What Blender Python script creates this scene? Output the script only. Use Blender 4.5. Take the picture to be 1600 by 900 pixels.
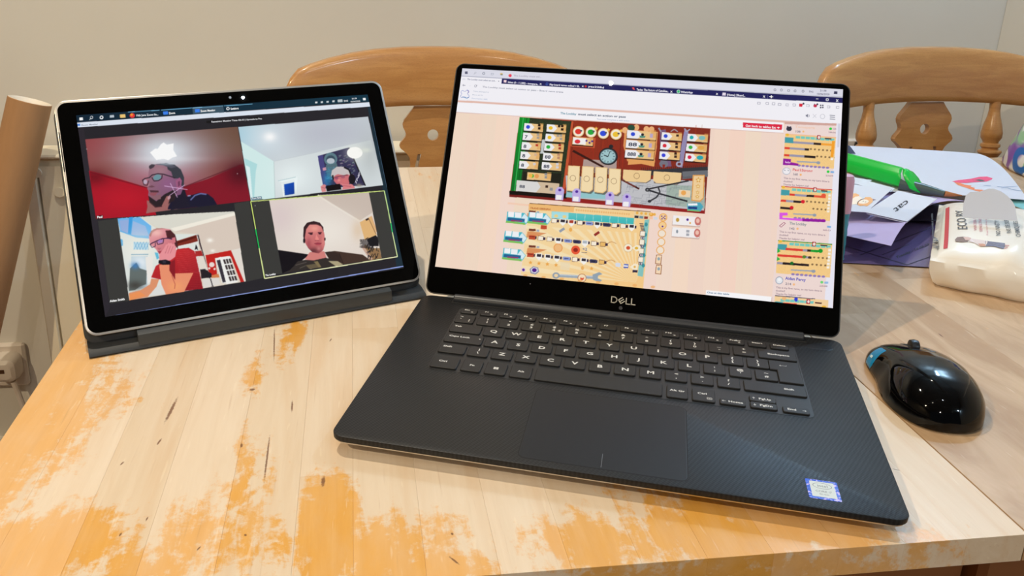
import bpy, bmesh, math, random
import numpy as np
from mathutils import Vector, Matrix
random.seed(7); RNG = np.random.RandomState(7)
SC = bpy.context.scene
for _o in list(bpy.data.objects): bpy.data.objects.remove(_o)
COL = SC.collection

# ---------------------------------------------------------------- camera
CAM = np.array([-.146, -.4396, .3382])
ROW = np.array([[.9921, -.1243, .0179], [-.0230, -.3195, -.9473], [.1234, .9394, -.3198]])   # right, down, forward
FPX, CX, CY = 1350.15, 725.92, 330.71
cd = bpy.data.cameras.new('camera'); cam = bpy.data.objects.new('camera', cd); COL.objects.link(cam)
_m = Matrix.Identity(4)
for i in range(3):
    _m[i][0] = ROW[0][i]; _m[i][1] = -ROW[1][i]; _m[i][2] = -ROW[2][i]; _m[i][3] = CAM[i]
cam.matrix_world = _m
cd.sensor_width = 36; cd.lens = FPX / 1600 * 36; cd.shift_x = (800 - CX) / 1600; cd.shift_y = -(450 - CY) / 1600
cd.clip_start = .01; SC.camera = cam

# ---------------------------------------------------------------- world, lights, exposure
wd = bpy.data.worlds.new('room_glow'); SC.world = wd; wd.use_nodes = True
wd.node_tree.nodes['Background'].inputs[0].default_value = (.72, .82, 1, 1)
wd.node_tree.nodes['Background'].inputs[1].default_value = .06
SC.view_settings.view_transform = 'Standard'; SC.view_settings.look = 'None'
SC.view_settings.exposure = 0; SC.view_settings.gamma = 1
SC.render.film_transparent = False
def lamp(name, loc, power, col, rad=.03, spot=None, target=None):
    l = bpy.data.lights.new(name, 'SPOT' if spot else 'POINT'); l.energy = power; l.color = col; l.shadow_soft_size = rad
    o = bpy.data.objects.new(name, l); COL.objects.link(o); o.location = loc
    if spot:
        l.spot_size = math.radians(spot); l.spot_blend = .6
        d = Vector(target) - Vector(loc) if target else Vector((0, 0, -1)); o.rotation_euler = d.to_track_quat('-Z', 'Y').to_euler()
    return o
lamp('ceiling_or_fill_spot', (-.45, .44, 1.60), 50, (1, .88, .71), .010, 150)
lamp('ceiling_or_fill_spot', (-.386, -.694, 1.60), 9, (1, .88, .72), .0055, 160)
lamp('ceiling_or_fill_spot', (.445, -.56, 1.60), 5, (.80, .90, 1), .0035, 160)
lamp('ceiling_or_fill_spot', (-.40, -2.40, 1.60), 34, (1, .90, .78), .012, 165)  # added fill far behind the camera, lights the upright faces
lamp('ceiling_or_fill_spot', (-1.60, -.90, 1.60), 105, (1, .81, .55), .012, 165)  # added warm fill from the left, brightens front-facing sides
lamp('ceiling_or_fill_spot', (1.00, -1.90, 1.60), 34, (.52, .76, 1), .012, 165)  # added cool fill, cools the wall at the right
lamp('wall_spot', (1.02, .90, 1.12), 18, (.42, .68, 1), .012)

def ray(px, py):
    return ROW.T @ np.array([(px - CX) / FPX, (py - CY) / FPX, 1.0])
def at(px, py, z=0.0):
    d = ray(px, py); return CAM + (z - CAM[2]) / d[2] * d
def aty(px, py, y):
    d = ray(px, py); return CAM + (y - CAM[1]) / d[1] * d
def atp(px, py, P0, n):
    d = ray(px, py); return CAM + ((P0 - CAM) @ n) / (d @ n) * d

# ---------------------------------------------------------------- materials
def lin(c):
    return tuple(((v / 255) / 12.92 if v / 255 <= .04045 else ((v / 255 + .055) / 1.055) ** 2.4) for v in c)
def mat(name, col, rough=.5, metal=0, coat=0, spec=.5, noise=0, nscale=40, bump=0, stretch=(1, 1, 1), sub=0, trans=0, coat_rough=.05):
    m = bpy.data.materials.new(name); m.use_nodes = True; t = m.node_tree; p = t.nodes['Principled BSDF']
    c = lin(col); p.inputs['Base Color'].default_value = (*c, 1); p.inputs['Roughness'].default_value = rough
    p.inputs['Metallic'].default_value = metal; p.inputs['Coat Weight'].default_value = coat; p.inputs['Coat Roughness'].default_value = coat_rough
    p.inputs['Specular IOR Level'].default_value = spec; p.inputs['Transmission Weight'].default_value = trans
    if sub: p.inputs['Subsurface Weight'].default_value = sub; p.inputs['Subsurface Radius'].default_value = (.01, .01, .01); p.inputs['Subsurface Scale'].default_value = .5
    if noise or bump:
        tc = t.nodes.new('ShaderNodeTexCoord'); mp = t.nodes.new('ShaderNodeMapping'); mp.inputs['Scale'].default_value = stretch
        nz = t.nodes.new('ShaderNodeTexNoise'); nz.inputs['Scale'].default_value = nscale; nz.inputs['Detail'].default_value = 6
        t.links.new(tc.outputs['Object'], mp.inputs[0]); t.links.new(mp.outputs[0], nz.inputs['Vector'])
        if noise:
            r = t.nodes.new('ShaderNodeMix'); r.data_type = 'RGBA'
            r.inputs[6].default_value = (*[v * (1 - noise) for v in c], 1); r.inputs[7].default_value = (*[min(1, v * (1 + noise)) for v in c], 1)
            t.links.new(nz.outputs['Fac'], r.inputs[0]); t.links.new(r.outputs[2], p.inputs['Base Color'])
        if bump:
            b = t.nodes.new('ShaderNodeBump'); b.inputs['Strength'].default_value = bump; b.inputs['Distance'].default_value = .002
            t.links.new(nz.outputs['Fac'], b.inputs['Height']); t.links.new(b.outputs[0], p.inputs['Normal'])
    return m
class G:
    """tiny node-graph helper"""
    def __init__(s, m): s.t = m.node_tree; s.p = s.t.nodes['Principled BSDF']
    def n(s, kind, **kw):
        nd = s.t.nodes.new(kind)
        for k, v in kw.items(): setattr(nd, k, v)
        return nd
    def lk(s, a, b): s.t.links.new(a, b)
    def _in(s, sock, v):
        if isinstance(v, (int, float)): sock.default_value = v
        elif isinstance(v, tuple): sock.default_value = v
        else: s.lk(v, sock)
    def m(s, op, a, b=0, c=0, clamp=False):
        nd = s.n('ShaderNodeMath', operation=op); nd.use_clamp = clamp
        s._in(nd.inputs[0], a); s._in(nd.inputs[1], b); s._in(nd.inputs[2], c); return nd.outputs[0]
    def ss(s, v, a, b):
        nd = s.n('ShaderNodeMapRange', interpolation_type='SMOOTHSTEP'); s._in(nd.inputs[0], v)
        nd.inputs[1].default_value = a; nd.inputs[2].default_value = b; return nd.outputs[0]
    def noise(s, vec, scale, detail=4, rough=.5, dist=0):
        nd = s.n('ShaderNodeTexNoise'); s.lk(vec, nd.inputs['Vector']); nd.inputs['Scale'].default_value = scale
        nd.inputs['Detail'].default_value = detail; nd.inputs['Roughness'].default_value = rough; nd.inputs['Distortion'].default_value = dist
        return nd.outputs['Fac']
    def map(s, vec, scale=(1, 1, 1), loc=(0, 0, 0), rot=(0, 0, 0)):
        nd = s.n('ShaderNodeMapping'); s.lk(vec, nd.inputs[0]); nd.inputs['Scale'].default_value = scale
        s._in(nd.inputs['Location'], loc); nd.inputs['Rotation'].default_value = rot; return nd.outputs[0]
    def mix(s, f, a, b, blend='MIX'):
        nd = s.n('ShaderNodeMix', data_type='RGBA', blend_type=blend); s._in(nd.inputs[0], f)
        for i, v in ((6, a), (7, b)):
            if isinstance(v, tuple): nd.inputs[i].default_value = (*v, 1) if len(v) == 3 else v
            else: s.lk(v, nd.inputs[i])
        return nd.outputs[2]

# ---------------------------------------------------------------- object helpers
def link(name, me, m=None, parent=None, smooth=False):
    if m and not me.materials:
        for mm in (m if isinstance(m, (list, tuple)) else [m]): me.materials.append(mm)
    if smooth:
        for p in me.polygons: p.use_smooth = True
    o = bpy.data.objects.new(name, me); COL.objects.link(o); o.parent = parent; return o
def mesh(name, v, f):
    me = bpy.data.meshes.new(name); me.from_pydata([tuple(map(float, p)) for p in v], [], f); me.update()
    return me
def obj(name, v, f, m, parent=None, smooth=False):
    return link(name, mesh(name, v, f), m, parent, smooth)
def empty(name, loc=(0, 0, 0), rz=0, label=None, cat=None, group=None):
    o = bpy.data.objects.new(name, None); COL.objects.link(o); o.location = loc; o.rotation_euler = (0, 0, rz); o.empty_display_size = .02
    tag(o, label, cat, group); return o
def tag(o, label=None, cat=None, group=None, kind=None):
    if label: o['label'] = label
    if cat: o['category'] = cat
    if group: o['group'] = group
    if kind: o['kind'] = kind
    return o
def autosmooth(o, ang=35):
    me = o.data; bm = bmesh.new(); bm.from_mesh(me); lim = math.radians(ang)
    for e in bm.edges: e.smooth = not (len(e.link_faces) == 2 and e.calc_face_angle(0) > lim)
    for f in bm.faces: f.smooth = True
    bm.normal_update(); bm.to_mesh(me); bm.free(); return o
def rrect(w, d, r, seg=4, cx=0, cy=0):
    pts = []; r = max(1e-5, min(r, w / 2 - 1e-5, d / 2 - 1e-5))
    for k, (sx, sy) in enumerate(((1, 1), (-1, 1), (-1, -1), (1, -1))):
        for i in range(seg + 1):
            a = math.pi / 2 * (k + i / seg)
            pts.append((cx + sx * (w / 2 - r) + r * math.cos(a), cy + sy * (d / 2 - r) + r * math.sin(a)))
    return pts
def stack(rings, cap0=True, cap1=True):
    """rings: list of equal-length 3D loops -> verts, faces"""
    v = [p for r in rings for p in r]; n = len(rings[0]); f = []
    for k in range(len(rings) - 1):
        for i in range(n):
            j = (i + 1) % n; f.append((k * n + i, k * n + j, (k + 1) * n + j, (k + 1) * n + i))
    if cap0: f.append(tuple(range(n - 1, -1, -1)))
    if cap1: f.append(tuple((len(rings) - 1) * n + i for i in range(n)))
    return v, f
def slab(w, d, r, levels, cx=0, cy=0, seg=4):
    """rounded rectangle prism; levels = [(z, inset), ...] bottom to top"""
    rings = []
    for z, ins in levels:
        rings.append([(x, y, z) for x, y in rrect(w - 2 * ins, d - 2 * ins, max(r - ins, 2e-5), seg, cx, cy)])
    return stack(rings)
def box(x0, x1, y0, y1, z0, z1, b=.001):
    return slab(x1 - x0, y1 - y0, b, [(z0, b), (z0 + b, 0), (z1 - b, 0), (z1, b)], (x0 + x1) / 2, (y0 + y1) / 2, 1)
def tube(path, rad, seg=12, cap=True):
    rings = []; n = len(path); path = [Vector(p) for p in path]
    rad = rad if isinstance(rad, (list, tuple)) else [rad] * n; ref = None
    for i in range(n):
        t = (path[min(i + 1, n - 1)] - path[max(i - 1, 0)]).normalized()
        if ref is None: ref = t.orthogonal().normalized()
        ref = (ref - t * ref.dot(t)).normalized(); b = t.cross(ref)
        rings.append([tuple(path[i] + rad[i] * (math.cos(a) * ref + math.sin(a) * b)) for a in [2 * math.pi * k / seg for k in range(seg)]])
    return stack(rings, cap, cap)
def lathe(prof, seg=24, c=(0, 0)):
    rings = [[(c[0] + r * math.cos(2 * math.pi * k / seg), c[1] + r * math.sin(2 * math.pi * k / seg), z) for k in range(seg)] for r, z in prof]
    return stack(rings)
def join(*vf):
    V = []; F = []
    for v, f in vf:
        o = len(V); V += list(v); F += [tuple(i + o for i in q) for q in f]
    return V, F
def text_vf(s, size=.01, sx=1, bold=0, font=None):
    """flat mesh of a line of text, baseline at origin, returns verts, faces, width"""
    c = bpy.data.curves.new('txt', 'FONT'); c.body = s; c.size = size; c.offset = bold; c.resolution_u = 2; c.fill_mode = 'BOTH' if False else 'FRONT'
    o = bpy.data.objects.new('txt', c); COL.objects.link(o)
    bpy.context.view_layer.update()
    me = bpy.data.meshes.new_from_object(o.evaluated_get(bpy.context.evaluated_depsgraph_get()))
    v = [(p.co.x * sx, p.co.y, 0.0) for p in me.vertices]; f = [tuple(p.vertices) for p in me.polygons]
    bpy.data.objects.remove(o); bpy.data.curves.remove(c); bpy.data.meshes.remove(me)
    w = max([p[0] for p in v], default=0)
    return v, f, w
def struct(name, v, f, m, **k):
    o = obj(name, v, f, m, **k); o['kind'] = 'structure'; return o

# ---------------------------------------------------------------- the room
FL = -.75; WY = 1.15; WXR = 1.126; CEIL = 1.65
M_wall = mat('painted_plaster', (224, 220, 210), .75, noise=.03, nscale=6, bump=.12)
M_ceil = mat('ceiling_paint', (150, 146, 138), .8)
M_floor = mat('oak_laminate', (104, 76, 52), .45, noise=.25, nscale=6, stretch=(1, 12, 1))
M_white = mat('white_gloss_paint', (236, 232, 222), .35, noise=.02, nscale=20)
struct('floor', *box(-2.3, WXR + .1, -2.6, WY + .1, FL - .03, FL), M_floor)
struct('wall_back', *box(-2.3, WXR + .1, WY, WY + .1, FL, CEIL), M_wall)
struct('wall_right', *box(WXR, WXR + .1, -2.6, WY - .0005, FL, CEIL), M_wall)
struct('wall_left', *box(-2.4, -2.3, -2.6, WY + .1, FL, CEIL), mat('low_bounce_wall', (120, 112, 98), .8))  # unseen wall, colour darkened to cut bounce light
struct('ceiling', *box(-2.4, WXR + .1, -2.6, WY + .1, CEIL, CEIL + .03), M_ceil)
struct('baseboard_back', *box(-2.3, WXR - .001, WY - .016, WY - .0003, FL, FL + .10, .004), M_white)

# ---------------------------------------------------------------- table
TX0, TX1, TY0, TY1, SEAM = -.388, 1.105, -.062, .757, .2435
def seg_blob(g, X, Y, a, b, ra, rb):
    """soft ellipse mask between world points a and b"""
    cx, cy = (a[0] + b[0]) / 2, (a[1] + b[1]) / 2; ux, uy = b[0] - a[0], b[1] - a[1]; L = math.hypot(ux, uy) or 1; ux /= L; uy /= L
    dx = g.m('SUBTRACT', X, float(cx)); dy = g.m('SUBTRACT', Y, float(cy))
    p = g.m('ADD', g.m('MULTIPLY', dx, float(ux / ra)), g.m('MULTIPLY', dy, float(uy / ra)))
    q = g.m('ADD', g.m('MULTIPLY', dx, float(-uy / rb)), g.m('MULTIPLY', dy, float(ux / rb)))
    d = g.m('SQRT', g.m('ADD', g.m('MULTIPLY', p, p), g.m('MULTIPLY', q, q)))
    return g.m('SUBTRACT', 1.0, d)
def table_wood():
    m = bpy.data.materials.new('worn_varnished_beech'); m.use_nodes = True; g = G(m)
    tc = g.n('ShaderNodeTexCoord').outputs['Object']; sep = g.n('ShaderNodeSeparateXYZ'); g.lk(tc, sep.inputs[0]); X, Y = sep.outputs[0], sep.outputs[1]
    rnd = g.n('ShaderNodeObjectInfo').outputs['Random']
    cmb = g.n('ShaderNodeCombineXYZ'); g._in(cmb.inputs[0], g.m('MULTIPLY', rnd, 31.7)); g._in(cmb.inputs[1], g.m('MULTIPLY', rnd, 17.3))
    gv = g.map(tc, (1, .07, 1), cmb.outputs[0])
    grain = g.noise(gv, 130, 6, .6, .6); fine = g.noise(g.map(tc, (1, .035, 1), cmb.outputs[0]), 420, 3, .5)
    bandn = g.noise(gv, 34, 3, .5, 1.2)
    # varnish left: blobs where it survives, broken up by streaky noise
    blobs = None
    W = lambda px, py: at(px, py)[:2]
    spec = [((-.39, .30), (-.385, -.05), .26, .050, 1.15), (W(20, 690), W(70, 640), .10, .055, 1.0), (W(0, 860), W(90, 850), .075, .04, 1.0), (W(205, 895), W(240, 885), .05, .03, .8),
            (W(410, 720), W(345, 800), .05, .022, .68), (W(320, 800), W(300, 890), .05, .030, .85), (W(430, 880), W(430, 830), .035, .02, .7), (W(512, 890), W(515, 770), .062, .021, 1.3),
            (W(560, 880), W(640, 850), .05, .04, 1.05), (W(600, 895), W(700, 892), .06, .02, 1.0), (W(880, 850), W(990, 840), .055, .03, 1.0), (W(1000, 830), W(1260, 840), .09, .035, 1.2), (W(1100, 800), W(1330, 830), .10, .03, 1.2),
            (W(400, 560), W(385, 620), .05, .012, .75), (W(470, 490), W(462, 560), .05, .010, .85), (W(445, 500), W(440, 590), .05, .008, .7), (W(390, 850), W(380, 690), .10, .012, .75),
            (W(180, 540), W(300, 522), .06, .012, .85), (W(600, 450), W(640, 430), .03, .02, .5), (W(640, 270), W(690, 275), .06, .02, .45), (W(715, 800), W(700, 850), .02, .006, .6)]
    for a, b, ra, rb, s in spec:
        v = g.m('MULTIPLY', g.m('MAXIMUM', seg_blob(g, X, Y, a, b, ra * 1.35, rb * 1.5), 0.0), s)
        blobs = v if blobs is None else g.m('MAXIMUM', blobs, v)
    streak = g.noise(g.map(tc, (1, .22, 1), rot=(0, 0, .12)), 75, 7, .62, .4); mott = g.noise(tc, 120, 6, .7, .3); big = g.noise(tc, 17, 3)
    brk = g.m('ADD', g.m('MULTIPLY', g.m('SUBTRACT', streak, .5), 1.5), g.m('ADD', g.m('MULTIPLY', g.m('SUBTRACT', mott, .5), 1.1), g.m('MULTIPLY', g.m('SUBTRACT', big, .5), .7)))
    mask = g.m('MULTIPLY', g.ss(g.m('SUBTRACT', g.m('SUBTRACT', blobs, .40), brk), -.08, .26), g.m('ADD', .62, g.m('MULTIPLY', g.noise(g.map(tc, (1, .3, 1)), 60, 4, .6), .62)), clamp=True)
    vary = g.m('MULTIPLY', g.m('SUBTRACT', rnd, .5), 1.0)
    bare = g.mix(grain, lin((218, 194, 164)), lin((234, 216, 192)))
    bare = g.mix(g.m('MULTIPLY', g.ss(bandn, .45, .75), .35), bare, lin((214, 176, 132)))
    var = g.mix(grain, lin((216, 158, 84)), lin((234, 180, 106)))
    # the leaf on the right kept a thin even finish
    leaf = g.mix(g.ss(g.noise(g.map(tc, (1, .3, 1), cmb.outputs[0]), 26, 4, .6, 1.0), .3, .7), lin((178, 144, 108)), lin((206, 176, 142)))
    bare = g.mix(g.m('GREATER_THAN', X, SEAM), bare, leaf)
    c = g.mix(mask, bare, var)
    hs = g.n('ShaderNodeHueSaturation'); g._in(hs.inputs['Value'], g.m('ADD', 1.0, g.m('MULTIPLY', vary, .085))); g._in(hs.inputs['Saturation'], g.m('ADD', 1.0, g.m('MULTIPLY', vary, -.16))); g.lk(c, hs.inputs['Color'])
    c = hs.outputs[0]
    dark = None
    for (ax, ay, bx, by, rb) in [(282, 612, 252, 672, .0021), (253, 684, 245, 696, .0013), (424, 660, 410, 776, .0011), (429, 498, 428, 582, .0010), (457, 622, 456, 648, .0012), (393, 609, 396, 608, .003), (506, 742, 504, 762, .0022),
                                 (383, 835, 384, 837, .0012), (195, 720, 187, 728, .0012), (314, 853, 307, 861, .0010), (700, 868, 720, 884, .0012), (706, 833, 707, 835, .0012),
                                 (232, 806, 227, 816, .0008), (190, 832, 186, 839, .001), (1392, 732, 1410, 736, .0006), (377, 700, 378, 692, .0015), (519, 528, 514, 535, .001), (1465, 520, 1475, 528, .0015)]:
        a, b = W(ax, ay), W(bx, by); L = np.hypot(*(a - b)) / 2 + rb
        v = seg_blob(g, X, Y, a, b, float(L), rb); dark = v if dark is None else g.m('MAXIMUM', dark, v)
    wob = g.m('MULTIPLY', g.m('SUBTRACT', g.noise(tc, 500, 3), .5), .7)
    dk = g.ss(g.m('ADD', dark, wob), .25, .7)
    c = g.mix(g.m('MULTIPLY', dk, .85), c, lin((112, 66, 36)))
    # faint grain pores and scrub marks
    scr = g.ss(g.noise(g.map(tc, (1, .12, 1), rot=(0, 0, -.5)), 260, 2, .5), .66, .74); c = g.mix(g.m('MULTIPLY', scr, .22), c, lin((246, 232, 206)))
    pores = g.ss(fine, .62, .75); c = g.mix(g.m('MULTIPLY', pores, .22), c, lin((176, 130, 86)))
    g.lk(c, g.p.inputs['Base Color'])
    g._in(g.p.inputs['Roughness'], g.m('ADD', .42, g.m('MULTIPLY', mask, -.10)))
    g.p.inputs['Specular IOR Level'].default_value = .42; g.p.inputs['Coat Weight'].default_value = .12; g.p.inputs['Coat Roughness'].default_value = .22
    b = g.n('ShaderNodeBump'); b.inputs['Strength'].default_value = .25; b.inputs['Distance'].default_value = .0006
    g._in(b.inputs['Height'], g.m('ADD', g.m('MULTIPLY', fine, .5), g.m('SUBTRACT', g.m('MULTIPLY', mask, .5), dk))); g.lk(b.outputs[0], g.p.inputs['Normal'])
    return m
M_table = table_wood()
M_apron = mat('brown_stained_wood', (150, 92, 48), .5, noise=.15, nscale=30, stretch=(.1, 1, 1))
TROOT = (.316, .3475, FL)
table = empty('dining_table', TROOT, 0, 'worn beech dining table with varnish rubbed off, under the laptop', 'table')
TH = .019
edges_l = [TX0, -.349, -.309, -.269, -.2275, -.1860, -.1525, -.113, -.0725, -.033, .007, .0455, .085, .125, .165, .2045, SEAM - .0006]
edges_r = [SEAM + .0006]
while edges_r[-1] < TX1 - .03: edges_r.append(edges_r[-1] + random.uniform(.070, .085) if len(edges_r) > 0 else 0)
edges_r[-1] = TX1
ends = {2: [.30, .62], 4: [.237, .58], 5: [.0369, .41, .66], 6: [.245, .55], 7: [.35, .60], 8: [.50], 9: [.27, .64], 3: [.44], 0: [.34], 1: [.51], 10: [.3, .6], 12: [.4], 14: [.28, .6], 13: [.5]}
def plank(x0, x1, y0, y1):
    gp = .00001; b = .00006
    v, f = slab(x1 - x0 - 2 * gp, y1 - y0 - 2 * gp, b, [(-TH, 0), (-.00018 - b, 0), (-b, .00005), (0, b)], (x0 + x1) / 2, (y0 + y1) / 2, 1)
    o = obj('plank', v, f, M_table, table); o.location = [-c for c in TROOT]
    return o
for es, off in ((edges_l, 0), (edges_r, 40)):
    for i in range(len(es) - 1):
        cuts = ends.get(i + off, [random.uniform(.2, .4), random.uniform(.5, .7)] if off == 40 else [random.uniform(.2, .6)])
        ys = [TY0] + cuts + [TY1]
        for a, b in zip(ys[:-1], ys[1:]): plank(es[i], es[i + 1], a, b)
def tpart(name, v, f, m=M_apron): o = obj(name, v, f, m, table); o.location = [-c for c in TROOT]; return o
tpart('apron', *box(-.33, SEAM - .012, -.035, -.017, -.085, -TH - .0002)); tpart('apron', *box(.300, TX1 - .06, -.035, -.017, -.085, -TH - .0002))
tpart('apron', *box(-.33, TX1 - .06, .712, .73, -.085, -TH - .0002)); tpart('apron', *box(-.352, -.334, .03, .68, -.085, -TH - .0002))
for lx, ly in ((-.352, -.045), (-.352, .685), (1.036, -.045), (1.036, .685), (.236, -.045)):
    tpart('leg', *box(lx, lx + .058, ly, ly + .058, FL, -TH - .0002, .004), M_apron)

# ---------------------------------------------------------------- chairs
def chair_wood():
    m = bpy.data.materials.new('lacquered_honey_pine'); m.use_nodes = True; g = G(m)
    tc = g.n('ShaderNodeTexCoord').outputs['Object']; info = g.n('ShaderNodeObjectInfo').outputs['Random']
    w = g.noise(g.map(tc, (1.2, 2, 9), rot=(0, .22, 0)), 9, 6, .62, .8); f = g.noise(g.map(tc, (2, 8, 8)), 180, 3)
    c = g.mix(g.ss(w, .3, .72), lin((184, 130, 74)), lin((204, 152, 92))); c = g.mix(g.m('MULTIPLY', g.ss(f, .5, .75), .3), c, lin((128, 82, 42)))
    g.lk(c, g.p.inputs['Base Color']); g.p.inputs['Roughness'].default_value = .34; g.p.inputs['Coat Weight'].default_value = .5; g.p.inputs['Coat Roughness'].default_value = .12
    return m
M_chair = chair_wood()
def splat_vf():
    hw = [(.062, .029), (.056, .033), (.047, .040), (.040, .0455), (.034, .0475), (.028, .0465), (.022, .0435), (.018, .0425), (.014, .0435), (.010, .0465), (.005, .0510), (0, .0530), (-.004, .0515), (-.009, .0455), (-.014, .0405),
          (-.020, .037), (-.03, .036), (-.05, .040), (-.09, .040), (-.14, .034), (-.20, .034), (-.26, .036), (-.318, .036)]
    bm = bmesh.new(); out = [(w, z) for z, w in hw] + [(-w, z) for z, w in reversed(hw)]
    def loop(pts): 
        vs = [bm.verts.new((x, 0, z)) for x, z in pts]; return [bm.edges.new((vs[i], vs[(i + 1) % len(vs)])) for i in range(len(vs))]
    es = loop(out); es += loop([(.0088 * math.cos(a), .0165 + .0088 * math.sin(a)) for a in np.linspace(0, 2 * math.pi, 20, endpoint=False)])
    for s in (-1, 1):
        slot = [(s * (.0215 + .006 * math.sin(t * 2.6)) * 1.0 - s * wdt, z) for wdt, rng in ((.0028, np.linspace(0, 1, 8)), (-.0028, np.linspace(1, 0, 8))) for t, z in [(q, -.0135 - .06 * q) for q in rng]]
        es += loop(slot)
    bmesh.ops.triangle_fill(bm, edges=es, use_beauty=True, use_dissolve=False)
    r = bmesh.ops.extrude_face_region(bm, geom=bm.faces[:]); bmesh.ops.translate(bm, verts=[e for e in r['geom'] if isinstance(e, bmesh.types.BMVert)], vec=(0, .012, 0))
    bmesh.ops.recalc_face_normals(bm, faces=bm.faces[:])
    me = bpy.data.meshes.new('splat'); bm.to_mesh(me); bm.free(); return me
SPLAT = splat_vf()
LEAN = math.radians(-7)
def make_chair(cx, label):
    root = empty('dining_chair', (cx, .66, FL), 0, label, 'chair', 'pine dining chairs behind the table'); zt = -FL
    def P(name, v, f, sm=True): 
        o = obj(name, v, f, M_chair, root); return autosmooth(o) if sm else o
    # crest rail: bowed in plan, arched outline
    rings = []
    xs = [-1, -.995, -.98, -.95, -.9, -.82, -.7, -.55, -.4, -.2, 0, .2, .4, .55, .7, .82, .9, .95, .98, .995, 1]
    for s in xs:
        a = abs(s); x = s * .2265; top = .153 - .036 * a ** 2.6 - .030 * max(0, (a - .88) / .12) ** 2.2; bot = .063 - .010 * a ** 2 + .020 * max(0, (a - .93) / .07) ** 2
        th = .026 * (1 - .45 * max(0, (a - .9) / .1) ** 2); y = .235 - .045 * a * a; h = top - bot; zc = (top + bot) / 2
        ring = []
        for q in range(16):
            t = 2 * math.pi * q / 16; cs, sn = math.cos(t), math.sin(t)
            yy = th / 2 * math.copysign(abs(cs) ** .55, cs); zz = h / 2 * math.copysign(abs(sn) ** .32, sn)
            ring.append((x, y + yy + (zc + zz - .1) * .12, zt + zc + zz))
        rings.append(ring)
    P('crest_rail', *stack(rings))
    sp = link('splat', SPLAT, M_chair, root); sp.location = (0, .222, zt); sp.rotation_euler = (LEAN, 0, 0)
    def spindle(x, lo=-.315, hi=.065, k=1.0, nm='spindle'):
        prof = [(.0088, hi), (.0085, .05), (.0100, .040), (.0140, .026), (.0165, .012), (.0160, .004), (.0120, -.003), (.0118, -.005), (.0150, -.007), (.0155, -.011), (.0125, -.014), (.0125, -.0155), (.0180, -.018), (.0185, -.021), (.0165, -.024), (.0120, -.031), (.0130, -.05), (.0160, -.12), (.0150, -.2), (.0110, lo)]
        v, f = lathe([(r * k, z) for r, z in reversed(prof)], 20)
        o = P(nm, v, f); yy = .232 - .045 * (x / .2265) ** 2; o.location = (x, yy - .012, zt); o.rotation_euler = (LEAN, 0, 0)
    spindle(-.114); spindle(.114); spindle(-.198, k=1.15, nm='back_post'); spindle(.198, k=1.15, nm='back_post')
    st = [(x, y * .98) for x, y in rrect(.42, .40, .06, 5)]
    P('seat', *stack([[(x * k, y * k + .0, zt + z) for x, y in st] for z, k in ((-.345, .97), (-.338, 1), (-.316, 1), (-.309, .97))]))
    for sx in (-1, 1):
        for sy in (-1, 1):
            P('leg', *tube([(sx * .15, sy * .14, zt - .34), (sx * .165, sy * .155, zt - .45), (sx * .18, sy * .17, zt - .6), (sx * .19, sy * .185, .0)], [.016, .021, .017, .013], 14))
        P('stretcher', *tube([(sx * .178, -.165, .17), (sx * .18, 0, .17), (sx * .178, .165, .17)], [.009, .013, .009], 10))
    return root
make_chair(-.0245, 'honey pine dining chair directly behind the tablet and the left edge of the laptop')
make_chair(.812, 'honey pine dining chair at far right behind the papers')

# ---------------------------------------------------------------- radiator, wall fittings, cardboard tube
RX0, RX1, RT, RB, RY = -.705, .42, -.052, -.56, 1.055
rad = empty('radiator', ((RX0 + RX1) / 2, 1.09, RB), 0, 'cream panel radiator on the back wall behind the tablet', 'radiator'); RO = (-(RX0 + RX1) / 2, -1.09, -RB)
M_rad = mat('cream_radiator_enamel', (248, 236, 208), .38, noise=.02, nscale=15)
def rp(name, v, f, m=M_rad, sm=False): o = obj(name, v, f, m, rad); o.location = RO; return autosmooth(o) if sm else o
n = 15; front = []
for k in range(n * 8 + 1):
    x = RX0 + .022 + (RX1 - RX0 - .044) * k / (n * 8); ph = (k % 8) / 8; front.append((x, RY + .0045 * (.5 - .5 * math.cos(ph * 2 * math.pi))))
vv = []; ff = []
for (zz, sq) in ((RB + .012, 0), (RB + .04, 1), (RT - .045, 1), (RT - .02, 0)):
    for x, y in front: vv.append((x, RY + (y - RY) * sq, zz))
L = len(front)
for r in range(3):
    for i in range(L - 1): ff.append((r * L + i, r * L + i + 1, (r + 1) * L + i + 1, (r + 1) * L + i))
rp('panel', vv, ff, sm=True)
rp('rear_panel', *box(RX0, RX1, RY + .0095, RY + .022, RB, RT - .008, .003)); rp('top_grille', *box(RX0 + .004, RX1 - .004, RY - .002, RY + .07, RT - .008, RT, .003))
rp('side_cover', *box(RX0 - .004, RX0 + .018, RY - .0015, RY + .068, RB + .004, RT - .0085, .003)); rp('side_cover', *box(RX1 - .018, RX1 + .004, RY - .0015, RY + .068, RB + .004, RT - .0085, .003))
rp('vent_plug', *tube([(RX0 + .020, RY - .0012, RT - .030), (RX0 + .020, RY - .005, RT - .030)], .0085, 16), sm=True)
rp('label_boss', *tube([(RX0 + .052, RY - .001, RT - .066), (RX0 + .052, RY - .0022, RT - .066)], .009, 16), sm=True)
rp('bracket', *box(-.645, -.615, WY - .035, WY - .001, RT - .05, RT + .022, .012))
M_plastic = mat('white_plastic', (226, 216, 204), .4)
sock = empty('wall_socket', (-.800, WY, -.485), 0, 'white wall socket with a plug low on the wall at far left', 'socket')
def sk(name, v, f, m=M_plastic): o = obj(name, v, f, m, sock); o.location = (.800, -WY, .485); return autosmooth(o)
sk('face_plate', *box(-.858, -.786, WY - .014, WY - .0004, -.535, -.445, .004))
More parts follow.
